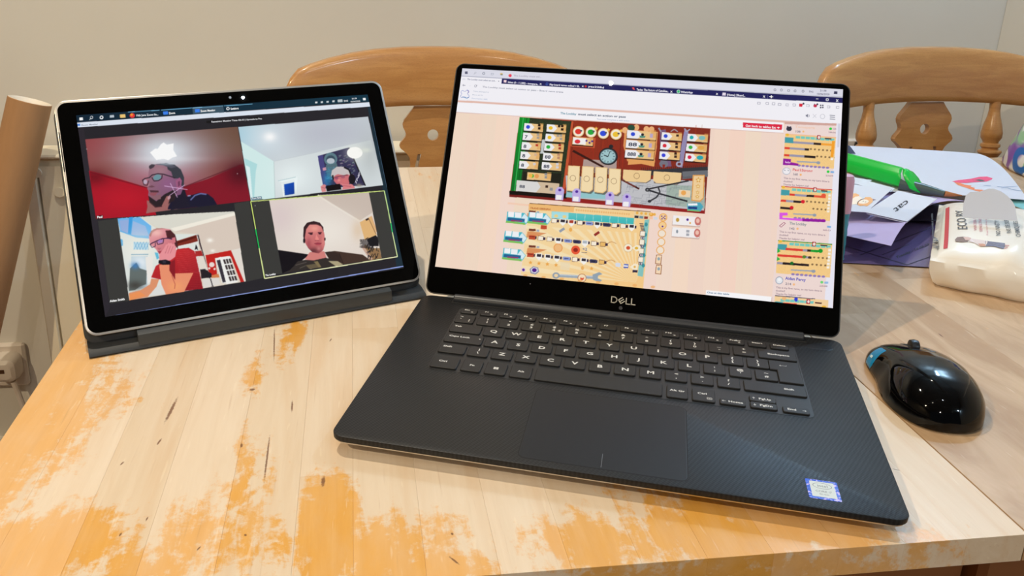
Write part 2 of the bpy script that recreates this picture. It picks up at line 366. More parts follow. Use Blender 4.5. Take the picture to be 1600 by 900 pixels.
sk('plug', *stack([[(-.815 + x * k, WY - y, -.485 + z * k) for x, z in rrect(.048, .052, .014)] for y, k in ((.0142, 1), (.03, 1), (.045, .86), (.05, .6))]))
sk('plug_slot', *box(-.835, -.812, WY - .0512, WY - .0500, -.487, -.479, .0004), mat('brown_shadow_plastic', (84, 56, 36), .6))
sk('cable', *tube([(-.805, WY - .035, -.512), (-.800, WY - .034, -.54), (-.792, WY - .03, -.60), (-.788, WY - .028, -.66), (-.80, WY - .03, -.735)], .0055, 10))
cap = lathe([(.001, .052), (.016, .050), (.026, .042), (.031, .028), (.033, 0), (.033, -.06), (.030, -.065)][::-1], 24, (0, 0))
cp = autosmooth(obj('charger', *cap, M_plastic)); cp.location = (-.832, 1.10, -.684); tag(cp, 'rounded white charger block standing under the socket at far left', 'charger')
s2 = empty('wall_socket', (.765, WY, -.02), 0, 'small white socket seen between the laptop and the right chair spindle', 'socket')
p = aty(1334, 222, WY); s2.location = (p[0], WY, p[2])
def s2p(n_, v, f, m=M_plastic): return obj(n_, v, f, m, s2)
s2p('face_plate', *box(-.043, .015, -.012, -.0004, -.043, .008, .003)); s2p('switch', *box(-.006, .004, -.016, -.0121, -.010, .004, .001), mat('dark_switch', (50, 42, 38), .4))

t_top = np.array(aty(47, 157, 1.03)); t_bot = np.array([-.905, .90, FL + .012]); ax = Vector(t_bot - t_top); TL = ax.length; ax.normalize()
tb = empty('cardboard_tube', tuple(t_top), 0, 'brown cardboard postal tube leaning against the wall at far left', 'tube')
tb.rotation_euler = ax.to_track_quat('-Z', 'Y').to_euler()
M_card = mat('brown_cardboard', (178, 134, 92), .8, noise=.08, nscale=120, bump=.15, stretch=(1, 1, .2))
R1, R2 = .0335, .0305; prof = []
rg = lambda r, z: [(r * math.cos(2 * math.pi * k / 40), r * math.sin(2 * math.pi * k / 40), z) for k in range(40)]
autosmooth(obj('tube_wall', *stack([rg(R1, -TL), rg(R1, -.0008), rg(R1 - .0008, 0)], True, False), M_card, tb))
autosmooth(obj('end_cap', *stack([rg(R1 - .0008, 0), rg(R2, .0004), rg(R2 - .002, -.002), rg(R2 - .004, -.010), rg(.002, -.0105)], False, True), mat('pale_plastic_cap', (232, 222, 206), .5), tb))

# ---------------------------------------------------------------- laptop
DH = .014; LROT = -math.radians(20.0491); CR, SR = math.cos(LROT), math.sin(LROT)
M_deck = None
def carbon():
    m = bpy.data.materials.new('carbon_weave_palm_rest'); m.use_nodes = True; g = G(m)
    tc = g.n('ShaderNodeTexCoord').outputs['Object']; sep = g.n('ShaderNodeSeparateXYZ'); g.lk(tc, sep.inputs[0])
    k = math.pi / .0014
    u = g.m('MULTIPLY', g.m('ADD', sep.outputs[0], g.m('MULTIPLY', sep.outputs[1], .42)), k); v = g.m('MULTIPLY', g.m('ADD', sep.outputs[1], g.m('MULTIPLY', sep.outputs[0], .05)), math.pi / .0016)
    w = g.m('MULTIPLY', g.m('SINE', u), g.m('SINE', v)); s = g.ss(w, -.45, .45)
    nz = g.noise(tc, 60, 3)
    c = g.mix(s, (.008, .0082, .009), (.016, .0165, .0182)); g.lk(c, g.p.inputs['Base Color'])
    g._in(g.p.inputs['Roughness'], g.m('ADD', g.m('SUBTRACT', .46, g.m('MULTIPLY', s, .09)), g.m('MULTIPLY', nz, .08)))
    g.p.inputs['Specular IOR Level'].default_value = .36
    b = g.n('ShaderNodeBump'); b.inputs['Strength'].default_value = .12; b.inputs['Distance'].default_value = .0003; g._in(b.inputs['Height'], s); g.lk(b.outputs[0], g.p.inputs['Normal'])
    return m
M_deck = carbon()
M_black = mat('black_soft_plastic', (30, 30, 31), .45); M_key = mat('black_keycap', (24, 24, 25), .48, noise=.06, nscale=300)
M_pad = mat('touchpad_glass', (23, 24, 28), .42, spec=.36); M_silver = mat('brushed_aluminium', (196, 192, 186), .28, metal=1)
M_glass = mat('black_display_glass', (4, 4, 4), .006, spec=.22); M_legend = mat('white_key_print', (215, 215, 212), .6)
M_hinge = mat('dark_hinge_plastic', (44, 46, 50), .35); M_rubber = mat('black_rubber', (16, 16, 16), .8)
lap = empty('laptop', (0, 0, 0), LROT, 'large open black laptop showing a game web page, centre of the table', 'laptop')
def lp(name, v, f, m, par=None, sm=False, z=0, loc=None):
    o = obj(name, v, f, m, par or lap)
    if loc is not None: o.location = loc
    return autosmooth(o, 30) if sm else o
lp('palm_rest', *slab(.357, .235, .009, [(.0094, .0012), (.0102, .0002), (.0132, 0), (.0138, .0002), (DH, .0006)], 0, .1175, 6), M_deck, sm=True)
lp('bottom_shell', *slab(.3555, .2335, .009, [(.0040, .022), (.0052, .010), (.0078, .0022), (.0084, .0004), (.0093, .0002), (.00945, .001)], 0, .1175, 6), M_silver, sm=True)
for y in (.028, .205): lp('rubber_foot', *slab(.29, .008, .004, [(0, .0006), (.0006, 0), (.0062, 0)], 0, y, 3), M_rubber)
lp('keyboard_tray', *slab(.2800, .1130, .005, [(DH - .0004, 0), (DH + .00012, 0), (DH + .0002, .0001)], 0, .1590, 5), mat('keyboard_tray', (28, 29, 31), .42))
lp('touchpad', *slab(.1056, .0876, .005, [(DH - .0008, 0), (DH + .00004, 0), (DH + .00010, .0004)], -.0006, .0507, 6), M_pad)
lp('touchpad_gap', *slab(.1068, .0888, .0056, [(DH - .0008, 0), (DH + .00003, 0)], -.0006, .0507, 6), M_rubber)
lp('touchpad_mark', *box(-.00085, -.00055, .0085, .0235, DH + .0001, DH + .00014, .00005), mat('grey_print', (120, 124, 130), .5))
lp('power_button', *slab(.0215, .0095, .00474, [(DH - .0006, 0), (DH + .00006, 0), (DH + .0001, .0003)], .1595, .2185, 8), mat('power_button_black', (22, 22, 24), .3))
# speaker-side hinge barrel and recess
lp('hinge_recess', *box(-.1505, .1505, .2225, .236, DH - .0002, DH + .00008, .0004), M_rubber)
lp('hinge_barrel', *tube([(-.1488, .2300, DH + .0010), (-.148, .2300, DH + .0010), (.148, .2300, DH + .0010), (.1488, .2300, DH + .0010)], [.0040, .0046, .0046, .0040], 20), M_hinge, sm=True)
KX, KZ = 0, DH + .0002
def key(x0, x1, y, w=None, h=.0152, legend=None, big=True, shape=None):
    cx = (x0 + x1) / 2; wd_ = x1 - x0
    lv = [(0, .0), (.00105, .0001), (.0014, .0005)]
    if shape: rings = [[(px * 1.0, py * 1.0, z) for px, py in shape(i)] for z, i in lv]; v, f = stack(rings)
    else: v, f = slab(wd_, h, .0016, lv, 0, 0, 3)
    o = lp('key', v, f, M_key, loc=(cx, y, KZ)); o.data.name = 'key'
    parts = []
    for s, lx, ly, sz in (legend or []):
        if s == '#win':
            for i in (0, 1):
                for j in (0, 1): parts.append(([(lx + a, ly + b_, 0) for a, b_ in ((-.0019 + i * .0020, -.0016 + j * .0017), (-.0001 + i * .0020, -.0016 + j * .0017), (-.0001 + i * .0020, -.0001 + j * .0017), (-.0019 + i * .0020, -.0001 + j * .0017))], [(0, 1, 2, 3)]))
            continue
        if s.startswith('#') and len(s) > 1:
            if s == '#enter': pl = [((-.0026, 0), (.0026, 0)), ((.0026, 0), (.0026, .0012)), ((-.0026, 0), (-.0014, .0009)), ((-.0026, 0), (-.0014, -.0009))]
            elif s == '#menu': pl = [((-.0016, -.0012), (.0016, -.0012)), ((.0016, -.0012), (.0016, .0012)), ((.0016, .0012), (-.0016, .0012)), ((-.0016, .0012), (-.0016, -.0012)), ((-.0008, .0004), (.0008, .0004)), ((-.0008, -.0004), (.0008, -.0004))]
            elif s == '#box': pl = [((-.0011, 0), (.0011, 0)), ((-.0005, .0005), (.0005, .0005)), ((-.0005, -.0004), (.0008, -.0004))]
            else:
                dx, dy = {'#l': (-1, 0), '#r': (1, 0), '#u': (0, 1), '#d': (0, -1)}[s]; a = .0013
                pl = [((-dx * a, -dy * a), (dx * a, dy * a)), ((dx * a, dy * a), (dx * .0002 - dy * .0009, dy * .0002 - dx * .0009)), ((dx * a, dy * a), (dx * .0002 + dy * .0009, dy * .0002 + dx * .0009))]
            for (ax_, ay_), (bx_, by_) in pl:
                L_ = math.hypot(bx_ - ax_, by_ - ay_); nx, ny = -(by_ - ay_) / L_ * .00017, (bx_ - ax_) / L_ * .00017
                parts.append(([(lx + ax_ + nx, ly + ay_ + ny, 0), (lx + ax_ - nx, ly + ay_ - ny, 0), (lx + bx_ - nx, ly + by_ - ny, 0), (lx + bx_ + nx, ly + by_ + ny, 0)], [(0, 1, 2, 3)]))
            continue
        tv, tf, tw = text_vf(s, sz * 1.08, 1.2, sz * .03); parts.append(([(p[0] - tw / 2 + lx, p[1] - sz * .34 + ly, 0) for p in tv], tf))
    if parts:
        v, f = join(*parts); lg = obj('key_legend', v, f, M_legend, o); lg.location = (0, 0, .00143)
    return o
P_ = .01905; W_ = .0164
L1 = lambda s: [(s, 0, 0, .0058)]
def two(a, b): return [(a, 0, .0028, .0040), (b, 0, -.0026, .0040)]
# function row
fn = ['Esc', 'F1', 'F2', 'F3', 'F4', 'F5', 'F6', 'F7', 'F8', 'F9', 'F10', 'F11', 'F12', 'PrtScr', 'Insert', 'Delete']
for i, s in enumerate(fn):
    cx = -.1300 + i * .01716
    key(cx - .0072, cx + .0072, .2075, h=.0088, legend=[(s, -.0020 if len(s) < 4 else 0, .0016, .0027)] + ([('#box', .0028, -.0018, 1)] if s not in ('F7', 'Insert', 'Delete') else []))
yD, yQ, yA, yZ, yC = .1920, .1740, .1555, .1368, .1175
key(-.1385, -.1219, yD, legend=[('¬', -.0035, .003, .0036), ('`', -.0035, -.002, .004), ('¦', .004, -.0028, .004)])
x0 = -.1110
for i, (a, b) in enumerate(zip('!"£$%^&*()_+', '1234567890-=')):
    key(x0 + i * P_ - W_ / 2, x0 + i * P_ + W_ / 2, yD, legend=two(a, b) + ([('€', .0048, -.0028, .0036)] if b == '4' else []))
key(x0 + 12 * P_ - W_ / 2, .1385, yD, legend=[('Backspace', .001, 0, .0031)])
key(-.1385, -.1122, yQ, legend=[('Tab', -.0070, .0022, .0031)])
x0 = -.1018
for i, s in enumerate('QWERTYUIOP'): key(x0 + i * P_ - W_ / 2, x0 + i * P_ + W_ / 2, yQ, legend=L1(s))
for i, (a, b) in ((10, '{['), (11, '}]')): key(x0 + i * P_ - W_ / 2, x0 + i * P_ + W_ / 2, yQ, legend=two(a, b))
key(-.1385, -.1073, yA, legend=[('Caps Lock', -.0040, .0022, .0031), ('.', .0128, .0035, .006)])
x0 = -.0971
for i, s in enumerate('ASDFGHJKL'): key(x0 + i * P_ - W_ / 2, x0 + i * P_ + W_ / 2, yA, legend=L1(s))
for i, a, b in ((9, ':', ';'), (10, '@', "'"), (11, '~', '#')): key(x0 + i * P_ - W_ / 2, x0 + i * P_ + W_ / 2, yA, legend=two(a, b) if b != '#' else [('~', 0, .003, .004), ('#', 0, -.0025, .0036)])
def enter(i):
    xl, xl2, xr = .1160 - .1272 + i, .1212 - .1272 + i, .1385 - .1272 - i; yt, ym, yb = .0168 - i, .0016 + i, -.0168 + i
    return [(xr, yb), (xr, yt), (xl, yt), (xl, ym), (xl2, ym), (xl2, yb)]
key(.116, .1385, (yQ + yA) / 2, shape=enter, legend=[('#enter', -.001, .009, 1)])
key(-.1385, -.1170, yZ, legend=[('Shift', -.0045, .0022, .0031)])
x0 = -.0877
key(x0 - P_ - W_ / 2, x0 - P_ + W_ / 2, yZ, legend=two('|', '\\'))
for i, s in enumerate('ZXCVBNM'): key(x0 + i * P_ - W_ / 2, x0 + i * P_ + W_ / 2, yZ, legend=L1(s))
for i, a, b in ((7, '<', ','), (8, '>', '.'), (9, '?', '/')): key(x0 + i * P_ - W_ / 2, x0 + i * P_ + W_ / 2, yZ, legend=two(a, b))
key(x0 + 10 * P_ - W_ / 2, .1385, yZ, legend=[('Shift', .0100, .0005, .0031)])
yB = .1130
for a, b, s in ((-.1385, -.1175, 'Ctrl'), (-.1145, -.0990, 'Fn'), (-.0962, -.0800, '#win'), (-.0770, -.0608, 'Alt')):
    key(a, b, yB + .0005, h=.0178, legend=[(s, -.002 if s == 'Ctrl' else 0, .001 if s == 'Ctrl' else 0, .0031)])
key(-.0578, .0358, yB + .0005, h=.0178)
key(.0388, .0540, yB + .0005, h=.0178, legend=[('Alt Gr', 0, .001, .0031)])
key(.0568, .0730, yB + .0005, h=.0178, legend=[('Ctrl', -.001, .0015, .0031), ('#menu', .004, -.0045, 1)])
key(.0760, .0940, .1087, h=.0082, legend=[('#l', -.0062, 0, 1), ('Home', .002, 0, .0031)])
key(.0970, .1155, .1181, h=.0080, legend=[('#u', -.0062, 0, 1), ('PgUp', .0015, 0, .0031)])
key(.0970, .1155, .1091, h=.0082, legend=[('#d', -.0062, 0, 1), ('PgDn', .0015, 0, .0031)])
key(.1190, .1370, .1087, h=.0082, legend=[('End', -.003, 0, .0031), ('#r', .0055, 0, 1)])
# processor sticker
stk = lp('sticker', *slab(.0185, .0195, .0008, [(DH - .0001, 0), (DH + .00012, 0)], .1325, .0190, 2), None)
m_ = mat('blue_holographic_foil', (24, 70, 205), .25, spec=.6); g = G(m_); tc_ = g.n('ShaderNodeTexCoord').outputs['Object']
c_ = g.mix(g.ss(g.noise(tc_, 420, 3), .5, .62), lin((20, 66, 200)), lin((190, 170, 250))); g.lk(c_, g.p.inputs['Base Color']); stk.data.materials.append(m_)
v1 = slab(.0142, .0155, .0006, [(DH + .00011, 0), (DH + .00014, 0)], .1325, .0192, 2)
obj('sticker_label', *v1, mat('pale_sticker_print', (205, 212, 210), .4), stk)
tp = []
for s, yy, sz in (('intel', .0216, .0036), ('CORE i7', .0163, .0026), ('8th Gen', .0138, .0017)):
    tv, tf, tw = text_vf(s, sz, 1.0); tp.append(([(p[0] - tw / 2 + .1325, p[1] + yy, DH + .00016) for p in tv], tf))
ring = [(.1325 + .0056 * math.cos(a), .0228 + .0030 * math.sin(a)) for a in np.linspace(0, 2 * math.pi, 33)[:-1]]; ring2 = [(.1325 + .0053 * math.cos(a), .0228 + .0027 * math.sin(a)) for a in np.linspace(0, 2 * math.pi, 33)[:-1]]
tp.append(([(x, y, DH + .00016) for x, y in ring + ring2], [(i, (i + 1) % 32, 32 + (i + 1) % 32, 32 + i) for i in range(32)]))
obj('sticker_print', *join(*tp), mat('grey_sticker_ink', (90, 100, 105), .5), stk)
# lid: local frame x across, y up the glass, z out of the glass
LA = math.radians(59.466)
lid = obj('lid', *slab(.3568, .2240, .008, [(-.0052, .0015), (-.0042, .0003), (-.0004, 0), (0, .0003)], 0, .0872, 6), M_black, lap); autosmooth(lid)
lid.location = (0, .24986, .021806 + DH); lid.rotation_euler = (LA, 0, 0)
bez = obj('bezel_glass', *slab(.3548, .2222, .007, [(0, 0), (.0003, .0001)], 0, .0872, 6), M_glass, lid)
# brand lettering built stroke by stroke
def strokes(pl, w, z):
    out = []
    for pts in pl:
        for (a, b), (c, d) in zip(pts[:-1], pts[1:]):
            L_ = math.hypot(c - a, d - b); ux, uy = (c - a) / L_, (d - b) / L_; nx, ny = -uy * w / 2, ux * w / 2; ex, ey = ux * w * .35, uy * w * .35
            out.append(([(a + nx - ex, b + ny - ey, z), (a - nx - ex, b - ny - ey, z), (c - nx + ex, d - ny + ey, z), (c + nx + ex, d + ny + ey, z)], [(0, 1, 2, 3)]))
    return join(*out)
s = .0034; ox, oy = -.0103, -.0152
D_ = [(0, 0), (0, s * 1.5), (s * .75, s * 1.5), (s * 1.25, s * 1.2), (s * 1.4, s * .75), (s * 1.25, s * .3), (s * .75, 0), (0, 0)]
cE = (s * 2.55, s * .72); r2 = lambda x, y: (cE[0] + x * .78 + y * .62, cE[1] - x * .62 * -1 - y * .78 * -1) 
def rotE(x, y, a=math.radians(36)): return (cE[0] + x * math.cos(a) - y * math.sin(a), cE[1] + x * math.sin(a) + y * math.cos(a))
E_ = [[rotE(s * .62, s * .55), rotE(-s * .55, s * .55), rotE(-s * .55, -s * .55), rotE(s * .62, -s * .55)], [rotE(-s * .5, 0), rotE(s * .6, 0)]]
LL = [[(s * 3.75, s * 1.5), (s * 3.75, 0), (s * 4.7, 0)], [(s * 5.1, s * 1.5), (s * 5.1, 0), (s * 6.05, 0)]]
v, f = strokes([D_] + E_ + LL, .00085, .00035); obj('brand_lettering', [(p[0] + ox, p[1] + oy, p[2]) for p in v], f, mat('silver_lettering', (176, 172, 160), .35, metal=.6), lid)
obj('webcam', *[x for x in lathe([(.0016, .0003), (.0016, .0004), (.0008, .00042)], 16, (-.0018, -.0192))], mat('webcam_lens', (60, 60, 64), .2), lid)
obj('indicator_dot', *lathe([(.0005, .0003), (.0005, .0004)], 8, (-.083, -.0065)), mat('indicator_grey', (90, 92, 96), .5), lid)

# ---------------------------------------------------------------- tablet
TT = np.array([[.947, -.273, -.1694], [.3213, .8048, .499], [.0001, -.527, .8499]]); T0 = np.array([-.2272, .2691, .0281])
ux_ = Vector(TT[:, 0]).normalized(); uv_ = Vector(TT[:, 2]); uv_ = (uv_ - ux_ * uv_.dot(ux_)).normalized(); un_ = ux_.cross(uv_)
tabroot = empty('tablet', (T0[0], T0[1], 0), 0, 'silver-edged tablet on a dark folded cover showing a four-way video call', 'tablet')
TM = Matrix(((ux_[0], uv_[0], un_[0], 0), (ux_[1], uv_[1], un_[1], 0), (ux_[2], uv_[2], un_[2], T0[2]), (0, 0, 0, 1)))
M_cover = mat('charcoal_cover_fabric', (46, 48, 50), .55, noise=.1, nscale=400); M_cover2 = mat('dark_cover_spine', (58, 62, 65), .38)
def tbp(name, v, f, m, par=None, sm=True):
    o = obj(name, v, f, m, par or tabroot)
    if par is None: o.matrix_local = TM
    return autosmooth(o) if sm else o
body = tbp('body', *slab(.2924, .2014, .0095, [(-.0085, .005), (-.0060, .0012), (-.0012, 0), (-.0002, .0001), (0, .0006)], 0, .0868, 6), mat('tablet_magnesium', (206, 202, 196), .32, metal=.75))
tglass = tbp('glass_front', *slab(.2886, .1976, .0078, [(-.0002, 0), (.0002, .0002)], 0, .0868, 6), M_glass)
tbp('camera_dot', *lathe([(.0012, .0002), (.0012, .00028)], 12, (-.0005, .1802)), mat('tablet_camera', (16, 16, 22), .15))
tbp('speaker_slot', *box(-.1455, -.1447, .125, .160, -.0001, .00035, .0002), M_rubber); tbp('volume_key', *box(-.1475, -.1460, -.002, .045, -.0062, -.003, .0005), M_black)
tbp('folded_cover', *slab(.2950, .2050, .010, [(-.0150, .001), (-.0145, 0), (-.0102, 0), (-.0096, .001)], 0, .0834, 5), M_cover)
# cover spine lying under the tablet edge, plus front lip and corner wedges
sp_ = lambda x, v_, n_: tuple(Vector((0, 0, T0[2])) + ux_ * x + uv_ * v_ + un_ * n_)
bot = sp_(0, -.0140, 0)
def onfl(x, fwd, z):      # tablet-aligned point on the table: x along the edge, fwd towards the viewer
    h = Vector((ux_[0], ux_[1], 0)).normalized(); fw = Vector((h[1], -h[0], 0)); b_ = Vector(sp_(0, -.014, 0)); return (b_[0] + h[0] * x + fw[0] * fwd, b_[1] + h[1] * x + fw[1] * fwd, z)
def lip(x0_, x1_, fr, bk, zt, zf, n_=12):
    rings = []
    for k in range(n_ + 1):
        x = x0_ + (x1_ - x0_) * k / n_
        rings.append([onfl(x, -bk, .0004), onfl(x, fr, .0004), onfl(x, fr + .0012, zf * .45), onfl(x, fr, zf), onfl(x, (fr - bk) * .4, (zf + zt) * .5 + .001), onfl(x, -bk, zt)])
    return stack(rings)
autosmooth(obj('cover_base', *lip(-.1460, .1475, .0060, .020, .0085, .0040), M_cover, tabroot), 50)
autosmooth(obj('cover_spine', *lip(-.1080, .1130, .0052, .006, .0150, .0130), M_cover2, tabroot), 50)
ks = obj('kickstand', *slab(.24, .095, .006, [(0, 0), (.0012, 0)], 0, .0475, 3), mat('kickstand_grey', (150, 148, 144), .4, metal=.5), tabroot)
kt = Vector(sp_(0, .095, -.0152)); foot = Vector(onfl(0, -.150, .0012)); up_ = (kt - foot); kl = up_.length; up_.normalize(); nn = ux_.cross(up_).normalized()
ks.matrix_local = Matrix(((ux_[0], up_[0], nn[0], foot[0]), (ux_[1], up_[1], nn[1], foot[1]), (ux_[2], up_[2], nn[2], foot[2]), (0, 0, 0, 1)))
ks.data.transform(Matrix.Scale(kl / .095, 4, (0, 1, 0)))

# ---------------------------------------------------------------- mouse
mouse = empty('computer_mouse', (.2808, .0940, 0), math.radians(-15), 'glossy black wireless mouse with a blue side strip, right of the laptop', 'mouse')
M_gloss = mat('piano_black', (4, 4, 5), .05, coat=.0, spec=.32); M_matte = mat('matte_black_grip', (26, 24, 22), .42); M_mtop = mat('dark_mouse_top', (8, 8, 10), .07, coat=0, spec=.34)
ML = .0560
hs_ = ([-1, -.985, -.95, -.88, -.75, -.55, -.3, 0, .3, .55, .75, .88, .95, 1], [.004, .0110, .0170, .0235, .0300, .0352, .0378, .0372, .0335, .0285, .0240, .0205, .0170, .010])
ws_ = ([-1, -.985, -.95, -.88, -.75, -.55, -.3, 0, .3, .55, .75, .88, .95, 1], [.003, .0090, .0145, .0205, .0265, .0315, .0340, .0340, .0322, .0312, .0305, .0282, .0240, .014])
def msurf(s, ph, off=0):
    h = float(np.interp(s, *hs_)) * .85 - .002; w = float(np.interp(s, *ws_)) * .95; c, sn = math.cos(ph), math.sin(ph)
    x = w * math.copysign(abs(c) ** .80, c); z = h * abs(sn) ** .72
    if c < 0: x += .0040 * math.exp(-((s - .22) / .28) ** 2) * math.exp(-((abs(sn) - .35) / .35) ** 2)
    flare = 1 + .06 * (1 - abs(sn)); x *= flare
    p = Vector((x, s * ML, .002 + z)); nrm = Vector((c / w, 0, abs(sn) / h)).normalized()
    return tuple(p + nrm * off)
ss_ = [-1, -.985, -.96, -.92, -.86, -.78, -.68, -.56, -.42, -.28, -.14, 0, .14, .28, .42, .56, .68, .78, .86, .92, .96, 1]
NP = 36; rings = []
for s_ in ss_:
    pts = [msurf(s_, math.pi * k / NP) for k in range(NP + 1)]
    wv = float(np.interp(s_, *ws_)); base = [(-wv * .94, s_ * ML * .97, .0009), (wv * .94, s_ * ML * .97, .0009)]
    rings.append(pts + base)
v, f = stack(rings); autosmooth(obj('shell', v, f, M_gloss, mouse), 60)
def mpatch(name, s0, s1, p0, p1, off, m, ns=14, npx=14, taper=None):
    V = []; F = []
    for i in range(ns + 1):
        s = s0 + (s1 - s0) * i / ns; a0, a1 = (taper(i / ns) if taper else (p0, p1))
        for j in range(npx + 1):
            e = off if 0 < i < ns and 0 < j < npx else -.0002
            V.append(msurf(s, a0 + (a1 - a0) * j / npx, e))
    for i in range(ns):
        for j in range(npx): a = i * (npx + 1) + j; F.append((a, a + 1, a + npx + 2, a + npx + 1))
    o = obj(name, V, F, m, mouse); return autosmooth(o, 60)
PI = math.pi
mpatch('top_cover', -.80, .985, .2 * PI, .74 * PI, .0005, M_mtop, 26, 20, taper=lambda t: (PI * (.42 - .22 * math.sin(min(1, t * 1.6) * PI / 2)), PI * (.52 + .22 * math.sin(min(1, t * 1.5) * PI / 2))))
mpatch('thumb_grip', -.40, .49, .84 * PI, .995 * PI, .0004, M_matte, 16, 10, taper=lambda t: (PI * (.97 - .15 * math.sin(PI * min(1, t * 1.15 + .05) ** .8 * .75)), PI * .997))
strip = mpatch('blue_strip', .50, .72, .72 * PI, .995 * PI, .0007, mat('cyan_blue_plastic', (20, 132, 186), .3), 8, 12)
p1_ = [msurf(.61 + dx, ph * PI, .0011) for dx, ph in ((-.035, .905), (.035, .905), (.035, .875), (-.035, .875))]
obj('strip_emblem', p1_, [(0, 1, 2, 3)], mat('pale_emblem', (205, 228, 235), .4), strip)
wh = lathe([(.0045, -.0032), (.0062, -.0028), (.0068, 0), (.0062, .0028), (.0045, .0032)], 24); wz = .0210
autosmooth(obj('scroll_wheel', [(z + .002, .0370 + x, wz + y) for x, y, z in wh[0]], wh[1], mat('wheel_rubber', (18, 18, 20), .35), mouse))
mpatch('wheel_trim', .28, .56, .40 * PI, .47 * PI, .0009, mat('smoky_silver_trim', (120, 122, 130), .25, metal=.7), 8, 4)
mpatch('wheel_slot', .56, .93, .455 * PI, .545 * PI, .0008, M_rubber, 8, 4)

# ---------------------------------------------------------------- display pictures (flat screens, painted procedurally into a colour grid)
class Canvas:
    """paints in sRGB 0..1; coordinates come from any plane mapping H (3x3) so that drawing follows the screen plane"""
    def __init__(s, W, H, wm, hm, P0, ex, ev, n, ssf=2):
        s.W, s.H, s.ss, s.wm, s.hm = W * ssf, H * ssf, ssf, wm, hm; s.a = np.zeros((s.H, s.W, 3)); s.texts = []
        q = [(.2, .2), (.8, .2), (.8, .8), (.2, .8)]; A = []; B = []
        for u, v in q:
            P = P0 + ex * ((u - .5) * wm) + ev * ((1 - v) * hm); c = ROW @ (P - CAM); x, y = CX + FPX * c[0] / c[2], CY + FPX * c[1] / c[2]
            U, V = u * s.W, v * s.H; A += [[x, y, 1, 0, 0, 0, -U * x, -U * y], [0, 0, 0, x, y, 1, -V * x, -V * y]]; B += [U, V]
        s.Hm = np.append(np.linalg.solve(np.array(A), np.array(B)), 1).reshape(3, 3); s.view(0, 0, 1)
    def view(s, ox, oy, k): s.ox, s.oy, s.k = ox, oy, k
    def T(s, pts):
        p = np.atleast_2d(np.array(pts, float)) * s.k + (s.ox, s.oy); q = np.c_[p, np.ones(len(p))] @ s.Hm.T; return q[:, :2] / q[:, 2:]
    def _mask(s, P):
        x0, y0 = np.maximum(np.floor(P.min(0)).astype(int) - 1, 0); x1, y1 = np.minimum(np.ceil(P.max(0)).astype(int) + 2, (s.W, s.H))
        if x1 <= x0 or y1 <= y0: return None
        X, Y = np.meshgrid(np.arange(x0, x1) + .5, np.arange(y0, y1) + .5); m = np.zeros(X.shape, bool)
        for (xa, ya), (xb, yb) in zip(P, np.roll(P, -1, 0)):
            if ya == yb: continue
            m ^= ((ya > Y) != (yb > Y)) & (X < (xb - xa) * (Y - ya) / (yb - ya) + xa)
        return x0, y0, x1, y1, m, X, Y
    def poly(s, pts, col, a=1, col2=None, axis=None, noise=0, raw=False, clip=None):
        P = np.array(pts, float) if raw else s.T(pts); r = s._mask(P)
        if r is None: return
        x0, y0, x1, y1, m, X, Y = r; c = np.array(col) / 255.
        if clip is not None:
            r2 = np.zeros((s.H, s.W), bool); q = s._mask(s.T(clip)); r2[q[1]:q[3], q[0]:q[2]] = q[4]; m = m & r2[y0:y1, x0:x1]
        C = np.broadcast_to(c, m.shape + (3,)).copy()
        if col2 is not None:
            A, B = s.T([axis[0]])[0], s.T([axis[1]])[0]; d = B - A; t = np.clip(((X - A[0]) * d[0] + (Y - A[1]) * d[1]) / (d @ d), 0, 1)[..., None]; C = C * (1 - t) + np.array(col2) / 255. * t
        if noise: C = C * (1 + (RNG.rand(*m.shape) - .5)[..., None] * noise)
        w = (m * a)[..., None]; R = s.a[y0:y1, x0:x1]; s.a[y0:y1, x0:x1] = R * (1 - w) + C * w
    def ell(s, cx, cy, rx, ry=None, col=(0, 0, 0), a=1, rot=0, **k):
        ry = ry or rx; t = np.linspace(0, 2 * math.pi, 28, endpoint=False); c, sn = math.cos(rot), math.sin(rot)
        s.poly([(cx + rx * math.cos(q) * c - ry * math.sin(q) * sn, cy + rx * math.cos(q) * sn + ry * math.sin(q) * c) for q in t], col, a, **k)
    def ring(s, cx, cy, r, w, col, a=1): s.line([(cx + r * math.cos(q), cy + r * math.sin(q)) for q in np.linspace(0, 2 * math.pi, 22)], w, col, a)
    def blob(s, cx, cy, rx, ry, col, a=1, p=2, clip=None):
        c = s.T([(cx, cy)])[0]; ex = s.T([(cx + rx, cy)])[0] - c; ey = s.T([(cx, cy + ry)])[0] - c; M = np.linalg.inv(np.array([ex, ey]).T)
        R = (abs(ex) + abs(ey)) * 2.6; x0, y0 = np.maximum((c - R).astype(int), 0); x1, y1 = np.minimum((c + R).astype(int) + 1, (s.W, s.H))
        if x1 <= x0 or y1 <= y0: return
        X, Y = np.meshgrid(np.arange(x0, x1) + .5 - c[0], np.arange(y0, y1) + .5 - c[1]); u = M[0, 0] * X + M[0, 1] * Y; v = M[1, 0] * X + M[1, 1] * Y
        w = np.exp(-(u * u + v * v) ** (p / 2)) * a
        if clip is not None:
            q = s._mask(s.T(clip)); r2 = np.zeros((s.H, s.W), bool); r2[q[1]:q[3], q[0]:q[2]] = q[4]; w = w * r2[y0:y1, x0:x1]
        w = w[..., None]; s.a[y0:y1, x0:x1] = s.a[y0:y1, x0:x1] * (1 - w) + np.array(col) / 255. * w
